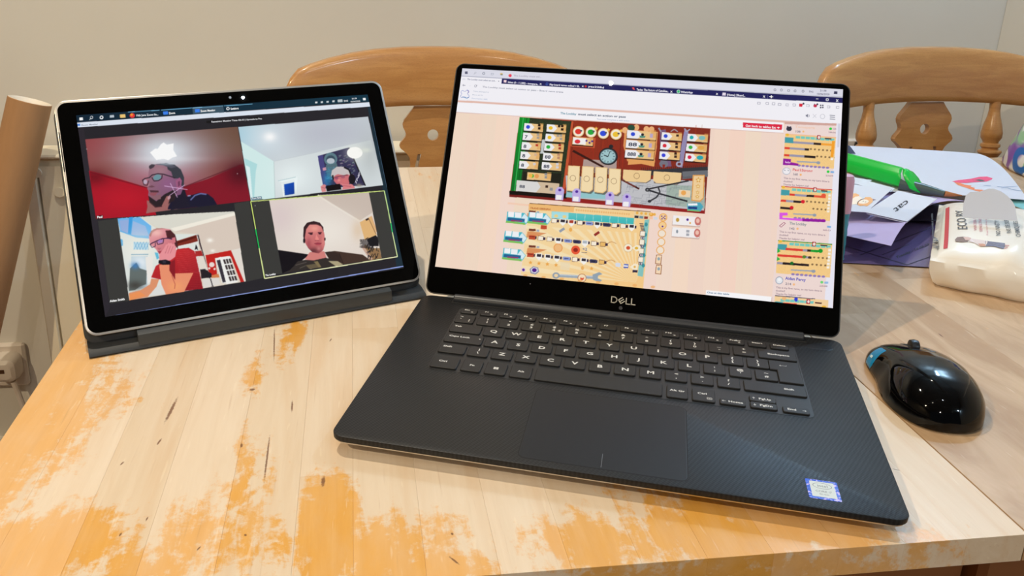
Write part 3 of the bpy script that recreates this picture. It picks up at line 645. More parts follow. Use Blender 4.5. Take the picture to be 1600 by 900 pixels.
    def line(s, pts, w, col, a=1):
        for (x0, y0), (x1, y1) in zip(pts[:-1], pts[1:]):
            L = math.hypot(x1 - x0, y1 - y0)
            if L < 1e-6: continue
            nx, ny = -(y1 - y0) / L * w / 2, (x1 - x0) / L * w / 2; s.poly([(x0 + nx, y0 + ny), (x1 + nx, y1 + ny), (x1 - nx, y1 - ny), (x0 - nx, y0 - ny)], col, a)
    def rect(s, x, y, w, h, col, sk=(0.075, -.09), a=1, **k):
        """upright rectangle of the screen plane, given by its top-left in view units; sk = local slopes of the axes"""
        dx, dy = sk; s.poly([(x, y), (x + w, y + w * dx), (x + w + h * dy, y + w * dx + h), (x + h * dy, y + h)], col, a, **k)
    def blur(s, pts, r):
        P = s.T(pts); x0, y0 = np.maximum(P.min(0).astype(int), 0); x1, y1 = np.minimum(P.max(0).astype(int) + 1, (s.W, s.H)); A = s.a[y0:y1, x0:x1]
        m = s._mask(P); M = np.zeros((s.H, s.W), bool); M[m[1]:m[3], m[0]:m[2]] = m[4]; M = M[y0:y1, x0:x1, None]; B = A.copy()
        for ax_ in (0, 1):
            acc = np.zeros_like(B)
            for d in range(-r, r + 1): acc += np.roll(B, d, ax_)
            B = acc / (2 * r + 1)
        s.a[y0:y1, x0:x1] = np.where(M, B, A)
    def text(s, t, p, q, h, col, bold=.03):
        """text from p to q (baseline, view units), cap height h (view units)"""
        s.texts.append((t, s.T([p])[0], s.T([q])[0], s.T([p])[0], s.T([(p[0], p[1] - h)])[0], col, bold))
    def build(s, parent, name, z0, vscale):
        A = s.a.reshape(s.H // s.ss, s.ss, s.W // s.ss, s.ss, 3).mean((1, 3)); h, w = A.shape[:2]
        A = np.clip(A, 0, 1); L = np.where(A <= .04045, A / 12.92, ((A + .055) / 1.055) ** 2.4)
        gx, gy = np.meshgrid(np.linspace(-s.wm / 2, s.wm / 2, w), np.linspace(s.hm, 0, h)); V = np.stack([gx, gy, np.full_like(gx, z0)], -1).reshape(-1, 3).astype(np.float32)
        idx = np.arange(w * h).reshape(h, w); F = np.stack([idx[1:, :-1], idx[1:, 1:], idx[:-1, 1:], idx[:-1, :-1]], -1).reshape(-1, 4).astype(np.int32)
        me = bpy.data.meshes.new(name); me.vertices.add(w * h); me.vertices.foreach_set('co', V.ravel()); me.loops.add(F.size); me.loops.foreach_set('vertex_index', F.ravel())
        me.polygons.add(len(F)); me.polygons.foreach_set('loop_start', np.arange(0, F.size, 4, dtype=np.int32)); me.polygons.foreach_set('loop_total', np.full(len(F), 4, np.int32)); me.update(calc_edges=True)
        ca = me.color_attributes.new('picture', 'FLOAT_COLOR', 'POINT'); ca.data.foreach_set('color', np.c_[L.reshape(-1, 3), np.ones(w * h)].astype(np.float32).ravel())
        m = bpy.data.materials.new(name + '_pixels'); m.use_nodes = True; g = G(m); at_ = g.n('ShaderNodeAttribute', attribute_name='picture')
        g.p.inputs['Base Color'].default_value = (.004, .004, .004, 1); g.p.inputs['Roughness'].default_value = .006; g.p.inputs['Specular IOR Level'].default_value = .4
        g.lk(at_.outputs['Color'], g.p.inputs['Emission Color']); g.p.inputs['Emission Strength'].default_value = vscale
        o = link(name, me, m, parent)
        V = []; F = []; Cc = []
        for t, P, Q, B0, B1, col, bold in s.texts:
            conv = lambda c: np.array(((c[0] / s.W - .5) * s.wm, (1 - c[1] / s.H) * s.hm)); P, Q, B0, B1 = map(conv, (P, Q, B0, B1))
            tv, tf, tw = text_vf(t, 1.0, 1, bold)
            if tw <= 0: continue
            d = (Q - P) / tw; hh = abs((B1 - B0)[1]) / .72; c = [((v / 255) / 12.92 if v / 255 <= .04045 else ((v / 255 + .055) / 1.055) ** 2.4) for v in col]
            k = len(V); V += [(P[0] + d[0] * x, P[1] + d[1] * x + hh * y, z0 + .00003) for x, y, _ in tv]; F += [tuple(i + k for i in q) for q in tf]; Cc += [(*c, 1)] * len(tv)
        if V:
            me = mesh(name + '_text', V, F); ca = me.color_attributes.new('picture', 'FLOAT_COLOR', 'POINT'); ca.data.foreach_set('color', np.array(Cc, np.float32).ravel()); link(name + '_text', me, m, parent)
        return o
W_, K_ = (255, 255, 255), (0, 0, 0)

# ---- laptop screen
ca_, sa_ = math.cos(LA), math.sin(LA)
Ld = lambda x, y, z: np.array((x * CR - y * SR, x * SR + y * CR, z))
SW, SH = .3440, .1938
PL = Ld(0, .24986, .021806 + DH); EX = Ld(1, 0, 0); EV = Ld(0, ca_, sa_); EN = Ld(0, -sa_, ca_)
c = Canvas(900, 506, SW, SH, PL + EN * .0004, EX, EV, EN)
c.a[:] = np.array((250, 222, 206)) / 255
# pale wood page background: vertical boards
for i in range(26):
    x = i / 26 * c.W; c.poly([(x, 0), (x + c.W / 26, 0), (x + c.W / 26, c.H), (x, c.H)], (250 - RNG.randint(0, 5), 223 - RNG.randint(0, 7), 207 - RNG.randint(0, 8)), raw=True)
for i in range(260):
    x = RNG.rand() * c.W; y = RNG.rand() * c.H; c.poly([(x, y), (x + 1.6, y), (x + 1.6, y + 160), (x, y + 160)], (238, 200, 180), .12, raw=True)
c.view(0, 0, 1)
Lf = lambda y0: None
# header bars (photo coordinates of the four edges)
def band(yl, yr, y2l, y2r, col, xl=700, xr=1330, **k): c.poly([(xl, yl), (xr, yr), (xr, y2r), (xl, y2l)], col, **k)
XS = (700, 1330)
def by(x, y_at_722, slope=.0585): return y_at_722 + (x - 722) * slope
def hb(y0, y1, col, x0=690, x1=1340, s0=.0550, s1=.056, **k): c.poly([(x0, by(x0, y0, s0)), (x1, by(x1, y0, s0)), (x1, by(x1, y1, s1)), (x0, by(x0, y1, s1))], col, **k)
hb(100, 158, (248, 246, 252), s0=.054, s1=.062)
hb(104, 119.5, (226, 226, 238), s0=.054, s1=.0555)
hb(118.5, 119.6, (176, 178, 196), s0=.0555, s1=.0555)
c.poly([(784.5, 123), (1317, 153), (1317, 161.5), (783.5, 131)], (34, 34, 92))
hb(157.0, 160.2, (232, 190, 176), s0=.0625, s1=.0632); hb(160.0, 175.5, (251, 249, 253), x1=1224, s0=.0632, s1=.064)
hb(175.6, 176.6, (226, 196, 188), x1=1224, s0=.064, s1=.064)
# taskbar and tab details
c.view(690, 80, .1)
for i in (0, 1):
    for j in (0, 1): c.rect(368 + i * 22, 318 + j * 20, 19, 17, (30, 34, 70))
c.ring(660, 350, 17, 6, (70, 80, 100)); c.ring(530, 338, 12, 3, (150, 154, 166)); c.line([(520, 350), (502, 366)], 4, (150, 154, 166))
c.line([(778, 345), (815, 348), (812, 372), (774, 369), (778, 345)], 3, (120, 130, 150)); c.rect(920, 345, 40, 26, (226, 190, 110)); c.rect(924, 362, 34, 14, (110, 130, 130)); c.ell(1072, 383, 25, 24, (240, 50, 90)); c.ell(1066, 372, 12, 9, (250, 120, 80))
c.text('The Loobby must sel...', (1122, 392), (1560, 412), 26, (186, 180, 196))
c.line([(335, 427), (368, 430), (368, 452), (333, 449), (335, 427)], 3, (190, 196, 214)); c.text('The Loobby must select an acti...', (398, 448), (850, 474), 24, (150, 152, 172)); c.text('x', (882, 474), (902, 475), 18, (110, 110, 130))
c.line([(375, 536), (332, 534)], 4, (90, 92, 112)); c.line([(346, 520), (332, 534), (344, 550)], 4, (90, 92, 112)); c.line([(435, 540), (462, 543)], 3, (200, 202, 214)); c.ring(532, 546, 17, 4, (90, 92, 112)); c.poly([(540, 530), (556, 530), (554, 548)], (90, 92, 112))
c.text('The Loobby must select an action or pass - Board game arena', (636, 566), (1900, 650), 24, (168, 170, 184))
for x, y, r in ((330, 640, 22), (404, 634, 22), (404, 706, 26), (318, 706, 18), (366, 668, 38), (345, 680, 30), (385, 690, 30)): c.ell(x, y, r + 5, col=(110, 126, 200))
for x, y, r in ((330, 640, 22), (404, 634, 22), (404, 706, 26), (318, 706, 18), (366, 668, 38), (345, 680, 30), (385, 690, 30)): c.ell(x, y, r, col=(248, 246, 252))
c.line([(320, 716), (350, 724), (400, 736), (428, 716)], 7, (40, 120, 180)); c.line([(404, 612), (428, 634), (410, 660)], 6, (100, 70, 160))
c.text('Table #93426714', (492, 634), (735, 652), 20, (205, 210, 222)); c.text('Move #170', (478, 688), (640, 700), 20, (205, 210, 222)); c.text('Progression 56%', (468, 744), (715, 762), 20, (196, 206, 226))
c.view(680, 80, .1889)
c.rect(568, 239, 23, 21, (250, 220, 225)); c.text('Inbox (0 - 11,582) - tomspage..', (600, 262), (852, 280), 15, (240, 238, 250)); c.text('X', (864, 277), (880, 278), 13, W_)
c.ring(925, 272, 9, 3, (90, 130, 220)); c.text('Play board games online! + B..', (945, 282), (1195, 297), 15, (240, 238, 250)); c.text('X', (1213, 296), (1228, 297), 13, W_); c.ell(1245, 292, 9, col=(200, 60, 60)); c.text('yes228d', (1265, 298), (1395, 308), 15, (240, 238, 250))
c.view(960, 90, .2375)
c.poly([(115, 196), (130, 198), (135, 216), (120, 208)], (240, 90, 90)); c.text('Tavisa: The Return of Catoblue..', (145, 216), (355, 228), 14, (240, 238, 250)); c.text('X', (368, 229), (382, 230), 12, W_)
c.ell(421, 224, 12, col=(60, 190, 120)); c.ring(421, 224, 10, 3, (240, 250, 245)); c.text('WhatsApp', (437, 232), (515, 236), 14, (240, 238, 250)); c.text('X', (668, 244), (682, 245), 12, W_); c.rect(710, 230, 24, 20, (235, 225, 240)); c.text('(Home) | Board...', (740, 250), (860, 256), 14, (240, 238, 250)); c.text('X', (977, 262), (992, 263), 13, W_)
c.text('+', (1018, 268), (1044, 270), 24, W_); c.line([(1008, 244), (1007, 272)], 1.5, (150, 150, 190)); c.line([(1325, 272), (1342, 273)], 3, W_); c.line([(1393, 270), (1406, 271), (1405, 285), (1392, 284), (1393, 270)], 4, W_); c.text('X', (1458, 290), (1474, 291), 16, W_)
for x, y in ((1055, 213), (1098, 214), (1145, 218), (1188, 220), (1240, 222)): c.ring(x, y, 7, 3, (110, 110, 130))
c.text('ENG', (1280, 228), (1308, 230), 12, (140, 140, 160)); c.text('21:38', (1352, 222), (1395, 224), 12, (130, 130, 150)); c.text('10/06/2020', (1330, 243), (1415, 248), 12, (130, 130, 150)); c.rect(1444, 222, 22, 18, (60, 60, 90))
for x, y in ((950, 300), (1005, 302), (1046, 304), (1086, 308), (1136, 311), (1182, 312), (1272, 317), (1408, 325), (1468, 328)): c.line([(x - 9, y - 7), (x + 9, y - 6), (x + 8, y + 8), (x - 9, y + 7), (x - 9, y - 7)], 2.5, (150, 150, 168))
c.rect(1215, 303, 22, 20, (220, 40, 60)); c.ell(1320, 318, 12, 10, (200, 50, 80)); c.rect(1312, 304, 6, 6, (60, 60, 80)); c.ell(1334, 308, 6, col=(50, 50, 70)); c.ell(1243, 304, 6, col=(50, 50, 70))
for i in range(4): c.ell(1356 + (i % 2) * 14, 315 + (i // 2) * 14, 5, col=(60, 60, 80))
c.poly([(1258, 378), (1264, 378), (1272, 370), (1272, 396), (1264, 388), (1258, 388)], (120, 122, 140)); c.line([(1278, 376), (1282, 384), (1278, 392)], 2.5, (120, 122, 140)); c.line([(1304, 372), (1328, 398)], 3, (205, 205, 214)); c.line([(1328, 373), (1304, 397)], 3, (205, 205, 214)); c.ring(1368, 388, 15, 3, (190, 190, 200))
for i in range(3): c.line([(1416, 380 + i * 12), (1450, 382 + i * 12)], 4, (110, 112, 130))
c.poly([(846, 426), (1104, 442), (1100, 476), (844, 460)], (226, 44, 72)); c.text('Get back to tables list', (862, 454), (1062, 467), 15, (250, 236, 240)); c.text('+', (1068, 468), (1088, 469), 16, W_)
c.view(740, 155, .30625); c.text('The Loobby', (442, 76), (524, 81), 11, (110, 160, 180)); c.text('must select an action or pass', (532, 81), (776, 95), 11, (96, 108, 128)); c.text('You must complete a valid action', (628, 104), (796, 114), 7, (190, 200, 220))
# main board photo: workbench with tiles
c.view(790, 180, .2)
BD = [(110, 15), (1600, 105), (1556, 770), (30, 635)]
c.poly(BD, (150, 50, 30), col2=(128, 44, 34), axis=((500, 40), (1500, 700)), noise=.12)
for i in range(60):
    t = RNG.rand(); x = 520 + RNG.rand() * 1050; y = 70 + RNG.rand() * 350; c.line([(x, y), (x - 6, y + 60 + RNG.rand() * 80)], 3 + RNG.rand() * 5, (100 + RNG.randint(0, 110), 34 + RNG.randint(0, 40), 20 + RNG.randint(0, 20)), .35)
for x in (530, 905, 1180): c.line([(x, 45 + x * .05), (x - 18, 400)], 3, (74, 22, 18), .8)
c.poly([(110, 15), (190, 22), (110, 592), (40, 590)], (16, 146, 44), col2=(10, 110, 40), axis=((110, 15), (60, 600))); c.line([(140, 20), (70, 590)], 6, (60, 190, 90)); c.line([(168, 22), (92, 590)], 5, (8, 90, 30))
c.poly([(190, 22), (515, 48), (440, 610), (110, 590)], (44, 54, 36), noise=.5)
for i in range(240): x = 180 + RNG.rand() * 320; y = 40 + RNG.rand() * 540; c.line([(x, y), (x + RNG.randint(-14, 14), y + RNG.randint(-12, 12))], 2.5, (60 + RNG.randint(0, 40), 84 + RNG.randint(0, 50), 36), .6) if 110 + (600 - y) * .14 < x < 440 + (600 - y) * .13 else None
c.poly([(515, 48), (530, 50), (470, 560), (440, 610)], (200, 86, 52)); c.poly([(285, 190), (315, 190), (300, 300), (270, 300)], (200, 205, 206)); c.poly([(30, 590), (480, 612), (478, 655), (30, 635)], (22, 16, 14)); c.poly([(30, 618), (480, 655), (478, 668), (30, 638)], (120, 30, 28)); c.poly([(450, 650), (1556, 745), (1556, 770), (440, 672)], (150, 34, 34))
c.poly([(140, 440), (440, 455), (430, 540), (130, 520)], (34, 34, 26), noise=.4)
def tile(x, y, w=150, h=58, sym=(60, 80, 210), right=(50, 30, 24), nr=2, arrow=1):
    c.rect(x - 3, y + 5, w + 6, h + 5, (30, 20, 16), a=.7); c.rect(x, y, w, h, (238, 198, 138), a=1); c.rect(x + w * .82, y, w * .18, h, (228, 168, 92), a=.6)
    c.poly([(x, y), (x + w * .36, y + w * .03), (x + w * .52, y + h / 2 + 4), (x + w * .34, y + h + w * .03), (x - h * .09, y + h)], (244, 242, 244)) if arrow else None
    if sym is not None: c.ell(x + w * .19, y + h * .52, h * .27, h * .25, sym) if isinstance(sym, tuple) else c.text(sym, (x + w * .06, y + h * .78), (x + w * (.22 if len(sym) < 2 else .36), y + h * .82), h * .45, (70, 76, 96))
    for i in range(nr): c.rect(x + w * (.72 - (i % 2) * .0) - (i // 2) * 24, y + h * (.28 if nr == 1 else .12) + (i % 2) * h * .42, 20, 18, right)
syms = [((52, 78, 214), (46, 28, 22), 2), ('7', (170, 160, 150), 2), ('8', (190, 60, 44), 1), ('8', (214, 180, 150), 1), ('8', (216, 210, 214), 1)]
for i, (sy, r_, nr) in enumerate(syms): tile(148 - i * 9.5, 62 + i * 73.5, 148, 58, sy, r_, nr)
syms = [((242, 196, 40), (46, 28, 22), 3), ((242, 196, 40), (170, 160, 150), 3), ((40, 176, 60), (170, 52, 44), 2), ('88', (190, 140, 110), 2), ('88', (214, 214, 224), 2)]
for i, (sy, r_, nr) in enumerate(syms): tile(324 - i * 9.5, 70 + i * 74, 152, 58, sy, r_, nr)
tile(172, 445, 186, 56, (60, 180, 60), (150, 150, 150), 2, 0); c.ell(196, 472, 16, col=(244, 190, 80)); c.ell(244, 476, 17, col=(236, 160, 90))
c.rect(88, 508, 332, 84, (214, 190, 160)); c.poly([(88, 508), (250, 520), (274, 560), (240, 602), (82, 592)], (222, 220, 218)); c.text('88', (106, 566), (150, 570), 24, (90, 96, 110)); c.rect(312, 546, 22, 20, (60, 40, 34)); c.rect(346, 566, 24, 22, (150, 150, 150))
for x, y, col_, st in ((570, 128, (226, 60, 50), 0), (668, 133, (44, 170, 66), 1), (764, 143, (52, 78, 220), 1), (863, 150, (240, 196, 60), 1)):
    c.ell(x, y + 5, 47, 45, (70, 26, 16), .7); c.ell(x, y, 45, 43, (232, 180, 112)); c.ell(x, y, 39, 37, (250, 240, 220)); c.ell(x - 2, y, 25, 21, col_); c.ell(x + 20, y - 6, 9, 7, (80, 80, 90))
    if st: c.poly([(x + 40 + (17 if k % 2 == 0 else 7) * math.sin(k * PI / 5), y - 28 - (17 if k % 2 == 0 else 7) * math.cos(k * PI / 5)) for k in range(10)], (250, 196, 90))
c.poly([(512, 165), (705, 178), (697, 258), (508, 243)], (214, 96, 60), .8); tile(526, 170, 160, 58, (220, 50, 60), (80, 40, 140), 0, 0); c.rect(530, 174, 100, 50, (248, 244, 244)); c.ell(562, 206, 22, 16, (222, 50, 60))
for x, y in ((632, 200), (656, 216), (676, 204)): c.ell(x, y, 8, col=(84, 44, 150))
c.poly([(520, 285), (532, 270), (770, 400), (760, 412)], (58, 26, 22)); c.poly([(610, 345), (870, 355), (860, 470), (600, 440)], (190, 190, 186), .75); c.poly([(520, 285), (532, 270), (770, 400), (760, 412)], (58, 26, 22))
c.ell(802, 322, 74, 68, (36, 36, 40)); c.ell(800, 322, 64, 58, (98, 120, 126)); c.ell(800, 322, 58, 52, (164, 200, 204)); c.ell(824, 245, 17, 15, (40, 40, 44)); c.rect(818, 255, 14, 14, (40, 40, 44))
for k in range(12): a_ = k * PI / 6; c.line([(800 + 42 * math.cos(a_), 322 + 38 * math.sin(a_)), (800 + 52 * math.cos(a_), 322 + 47 * math.sin(a_))], 6, (50, 70, 78))
c.line([(800, 324), (768, 312)], 7, (30, 34, 40)); c.line([(800, 324), (816, 282)], 5, (30, 34, 40))
c.poly([(470, 470), (900, 500), (1260, 500), (1556, 520), (1550, 745), (478, 640)], (196, 196, 200)); c.poly([(478, 590), (780, 600), (780, 655), (470, 640)], (150, 200, 206)); c.poly([(1260, 540), (1556, 560), (1556, 730), (1250, 700)], (166, 182, 172))
for i in range(90): x = 900 + RNG.rand() * 600; y = 530 + RNG.rand() * 170; w_ = 20 + RNG.rand() * 60; c.line([(x, y), (x + w_, y + w_ * .08)], 2, (120, 124, 134), .7); c.line([(x, y), (x - 3, y + 26)], 2, (120, 124, 134), .6)
c.poly([(1060, 430), (1580, 402), (1580, 470), (1100, 470)], (54, 54, 60)); c.poly([(1380, 440), (1580, 430), (1580, 480), (1380, 500)], (110, 112, 118))
for i in range(34): c.line([(1062 + i * 15.5, 428 - i * .7), (1062 + i * 15.5, 410 - i * .7)], 3.5, (40, 40, 46))
for i in range(12): c.line([(1385 + i * 16, 478), (1385 + i * 16, 495)], 3, (50, 50, 56))
c.line([(900, 500), (1044, 576)], 14, (112, 52, 44)); c.poly([(1020, 552), (1046, 578), (1012, 568)], (60, 30, 30))
for x, y in ((490, 392), (598, 397), (704, 404), (810, 415)): 
    c.poly([(x, y + 6), (x + 100, y + 14), (x + 92, y + 196), (x + 70, y + 218), (x - 8, y + 208)], (60, 40, 26), .55)
    c.poly([(x, y), (x + 92, y + 6), (x + 84, y + 184), (x + 56, y + 206), (x - 12, y + 196)], (238, 200, 140)); c.poly([(x + 6, y + 6), (x + 86, y + 12), (x + 78, y + 180), (x + 52, y + 198), (x - 5, y + 190)], (248, 224, 178)); c.ring(x + 36, y + 100, 22, 3, (130, 100, 70))
for x, y in ((920, 424), (1156, 438)):
    c.poly([(x + 4, y + 6), (x + 222, y + 18), (x + 214, y + 88), (x + 180, y + 108), (x + 2, y + 94)], (60, 40, 26), .5)
    c.poly([(x, y), (x + 218, y + 12), (x + 212, y + 78), (x + 176, y + 102), (x + 20, y + 92), (x - 4, y + 70)], (242, 208, 152)); c.ring(x + 104, y + 50, 22, 3, (130, 100, 70))
c.poly([(1462, 466), (1556, 466), (1548, 650), (1520, 676), (1450, 668)], (226, 160, 86)); c.poly([(1470, 474), (1548, 474), (1540, 646), (1516, 666), (1458, 660)], (244, 210, 158))
for k_, (y, r_) in enumerate(((506, 25), (556, 20), (602, 16), (636, 18))): c.poly([(1506 - k_ * 3 + (r_ if k % 2 == 0 else r_ * .45) * math.sin(k * PI / 5), y - (r_ if k % 2 == 0 else r_ * .45) * math.cos(k * PI / 5)) for k in range(10)], (214, 150, 60)); c.ell(1506 - k_ * 3, y, r_ * .4, col=(250, 224, 160))
c.rect(1356, 582, 90, 54, (240, 216, 180)); c.ell(1390, 606, 20, 19, (238, 170, 90))
c.line([(1108, 578), (1290, 540), (1430, 512)], 12, (52, 52, 58)); c.line([(1108, 582), (1210, 615), (1420, 672)], 13, (44, 44, 50)); c.ell(1108, 582, 18, 16, (54, 54, 60)); c.ell(1108, 582, 6, col=(150, 150, 156)); c.line([(1190, 560), (1206, 600), (1180, 640), (1124, 672)], 12, (60, 60, 66)); c.ell(1124, 672, 14, 11, (50, 50, 56))
for x, y in ((390, 560), (522, 572), (782, 598), (914, 612)): c.poly([(x, y + 22), (x + 20, y), (x + 50, y), (x + 68, y + 24), (x + 60, y + 104), (x - 2, y + 100)], (196, 180, 232)); c.rect(x + 6, y + 62, 44, 36, (246, 244, 246)); c.ell(x + 34, y + 24, 12, 11, (88, 50, 160))
c.poly([(1418, 690), (1520, 682), (1544, 712), (1524, 750), (1420, 744)], (80, 170, 190)); c.poly([(1424, 690), (1496, 688), (1500, 704), (1424, 706)], (250, 250, 252)); c.rect(1426, 712, 70, 18, (30, 60, 130)); c.rect(1420, 736, 96, 10, (120, 190, 120))
# glove with three tiles, tools with tiles
c.poly([(930, 110), (1190, 130), (1180, 260), (1160, 380), (950, 360), (920, 240)], (226, 150, 90))
for x, y in ((932, 118), (1022, 96), (1100, 110), (1140, 112)): c.ell(x, y, 22, 24, (240, 180, 124))
c.ell(982, 98, 28, 24, (44, 80, 60)); c.poly([(960, 345), (1168, 350), (1160, 402), (1060, 380), (955, 388)], (232, 164, 96))
for i, sy in enumerate(((52, 78, 214), '88', '888')): tile(952 - i * 8, 116 + i * 76, 226, 62, sy, (60, 60, 60), 0); c.poly([(1044 - i * 6, 158 + i * 76), (1094 - i * 6, 162 + i * 76), (1086 - i * 6, 178 + i * 76), (1050 - i * 6, 176 + i * 76)], (90, 150, 130)); c.ell(1070 - i * 6, 152 + i * 76, 12, 10, (40, 40, 50)); c.rect(1128 - i * 8, 144 + i * 76, 24, 32, (190, 170, 206))
c.poly([(1204, 120), (1250, 110), (1296, 400), (1210, 404)], (120, 104, 150), .8); c.poly([(1400, 100), (1428, 130), (1380, 410), (1340, 400)], (150, 140, 180)); c.ell(1356, 382, 26, 23, (170, 166, 190)); c.ell(1356, 382, 13, 11, (110, 50, 50)); c.ell(1235, 380, 34, 30, (120, 118, 132)); c.poly([(1225, 385), (1246, 385), (1242, 418), (1228, 418)], (140, 44, 34)); c.line([(1195, 100), (1215, 130)], 12, (160, 156, 170)); c.line([(1290, 128), (1318, 110), (1345, 130)], 8, (170, 160, 166)); c.line([(1396, 104), (1412, 130), (1440, 110)], 10, (170, 166, 186))
for i, (sy, nr) in enumerate((((52, 78, 214), 1), ((222, 50, 66), 2), ((60, 70, 220), 2))): tile(1220 - i * 8, 133 + i * 75, 158, 58, sy, (60, 40, 34), nr)
for i, (sy, r_) in enumerate((((30, 176, 176), (130, 190, 190)), ((60, 180, 70), (230, 170, 80)), ((220, 40, 76), (40, 170, 180)))): tile(1422 - i * 8, 144 + i * 77, 160, 58, sy, r_, 0); c.ell(1534 - i * 8, 178 + i * 77, 26, 17, r_)
# player board
c.view(780, 290, .17787)
PB = [(268, 152), (1330, 226), (1262, 920), (190, 780)]
c.poly(PB, (250, 224, 172), col2=(250, 206, 140), axis=((260, 160), (1200, 860)), noise=.04)
for i in range(16): a_ = i * .12 + .1; c.poly([(1200, 850), (1200 - 1100 * math.cos(a_), 850 - 1100 * math.sin(a_)), (1200 - 1100 * math.cos(a_ + .05), 850 - 1100 * math.sin(a_ + .05))], (252, 240, 206), .5, clip=[(236, 350), (1300, 420), (1262, 900), (195, 780)])
c.poly([(268, 152), (1330, 226), (1328, 232), (268, 160)], (120, 84, 50)); c.poly([(262, 158), (660, 186), (654, 232), (258, 215)], (244, 190, 120)); c.text('TRANS SIBERIAN', (272, 204), (448, 216), 16, (190, 110, 60))
for yy in (240, 400, 545): c.poly([(250, yy), (300, yy + 4), (420, yy + 16), (350, yy + 40), (238, yy + 56)], (214, 120, 66), .7); c.rect(262, yy - 24, 60, 20, (120, 60, 46)); c.rect(330, yy - 16, 24, 18, (170, 176, 190))
c.poly([(462, 224), (1185, 284), (1180, 340), (460, 288)], (110, 204, 204), col2=(70, 190, 190), axis=((462, 224), (462, 320)))
for i in range(10): c.line([(536 + i * 73, 232 + i * 5.6), (533 + i * 73, 292 + i * 5.6)], 3, (200, 236, 232))
c.poly([(464, 226), (610, 238), (606, 296), (460, 284)], (170, 226, 232)); c.ell(500, 266, 18, 14, (240, 214, 140)); c.ell(574, 272, 18, 14, (240, 214, 140))
for i in range(24): c.ell(680 + i * 20, 214 + i * 1.6, 8, 9, (236, 180, 112), .8)
c.poly([(1188, 222), (1330, 232), (1322, 300), (1180, 284)], (238, 214, 170)); [c.ell(1212 + i * 38, 240 + i * 3, 12, 12, (240, 180, 80)) for i in range(5)]
for i, cc in enumerate(((50, 50, 60), (120, 150, 160), (150, 52, 44), (250, 200, 170), (214, 220, 230))): c.rect(1190 + i * 42, 262 + i * 3, 34, 22, cc)
c.poly([(1278, 300), (1318, 296), (1262, 800), (1215, 790)], (110, 196, 206), .8); [c.ell(1290 - i * 6, 340 + i * 90, 14, 18, (60, 150, 160)) for i in range(5)]
def engine(x, y, n=1):
    c.poly([(x, y), (x + 150, y + 14), (x + 195, y + 66), (x + 165, y + 110), (x - 14, y + 92)], (80, 190, 206)); c.poly([(x - 12, y + 80), (x + 150, y + 100), (x + 160, y + 118), (x - 16, y + 98)], (130, 196, 96)); c.poly([(x + 150, y + 20), (x + 190, y + 66), (x + 162, y + 104), (x + 120, y + 60)], (220, 240, 248))
    c.rect(x + 8, y + 2, 52, 44, (248, 248, 250)); c.rect(x + 66, y + 8, 58, 46, (244, 246, 250)); c.rect(x + 2, y + 54, 150, 26, (40, 100, 150)); c.rect(x + 30, y + 74, 100, 12, (150, 60, 110))
engine(74, 226); engine(262, 230); engine(52, 394); engine(40, 546)
cols = dict(w=(252, 240, 220), k=(56, 50, 60), b=(150, 164, 214), r=(176, 62, 44), s=(178, 186, 196), d=(64, 62, 96), y=(240, 190, 110))
def car(x, y, t):
    c.rect(x + 46, y + 12, 20, 24, (60, 44, 70)); 
    if t in 'kKrs' and t != 'R': c.poly([(x - 4, y - 2), (x + 50, y + 2), (x + 48, y + 38), (x + 22, y + 62), (x - 6, y + 34)], (250, 246, 240)); c.rect(x + 4, y + 4, 38, 24, cols[t.lower()])
    elif t == 'R': c.rect(x - 2, y + 2, 58, 36, (196, 78, 50)); c.rect(x + 2, y + 10, 46, 6, (120, 40, 30))
    elif t in 'bd': c.poly([(x - 8, y + 16), (x, y + 4), (x + 54, y + 8), (x + 64, y + 24), (x + 52, y + 40), (x, y + 36)], cols[t]); c.rect(x + 8, y + 14, 38, 12, (90, 96, 150) if t == 'b' else (40, 40, 64))
    else: c.rect(x, y, 48, 40, (110, 70, 50)); c.rect(x + 3, y + 3, 42, 34, cols[t])
for i, t in enumerate('wkrwbkdwwk'): car(462 + i * 75.5, 286 + i * 5.9, t)
for i, t in enumerate('Rwwkbdswy'): car(264 + i * 78, 432 + i * 7.6, t)
for i, t in enumerate('Rkkkbwkdy'): car(250 + i * 78.5, 586 + i * 7.9, t)
c.rect(368, 346, 52, 34, (196, 78, 50))
for x, y, cc in ((552, 388, (150, 160, 176)), (858, 420, (150, 50, 44))): c.line([(x - 22, y + 16), (x + 22, y - 14)], 22, cc)
c.ell(518, 546, 40, 40, (240, 160, 90)); c.ell(518, 546, 32, 32, (244, 190, 130)); c.ell(672, 564, 39, 39, (236, 90, 56)); c.ell(672, 564, 20, 18, (150, 40, 34)); c.ell(628, 386, 14, 18, (240, 176, 90)); c.ell(1130, 700 - 300, 0.1, 0.1, W_)
c.text('+2', (730, 566), (772, 572), 24, (120, 130, 160)); c.line([(724, 584), (770, 588)], 4, (90, 90, 110))
for i, (x, y) in enumerate(((276, 674), (350, 682), (424, 688), (500, 696), (812, 726))): c.poly([(x + (19 if k % 2 == 0 else 9) * math.sin(k * PI / 5), y - (19 if k % 2 == 0 else 9) * math.cos(k * PI / 5)) for k in range(10)], (240, 170, 80))
c.ell(732, 722, 13, 18, (240, 180, 100)); c.poly([(540, 668), (624, 676), (618, 744), (536, 736)], (240, 222, 186), .8)
for i in range(14): c.rect(1256 - 5 * i, 370 + i * 0, 0.1, .1, W_)
for i in range(8): c.rect(1232 + i * 2.0 + (i * .5), 330 + i * 9, 34, 5, (60, 50, 76))
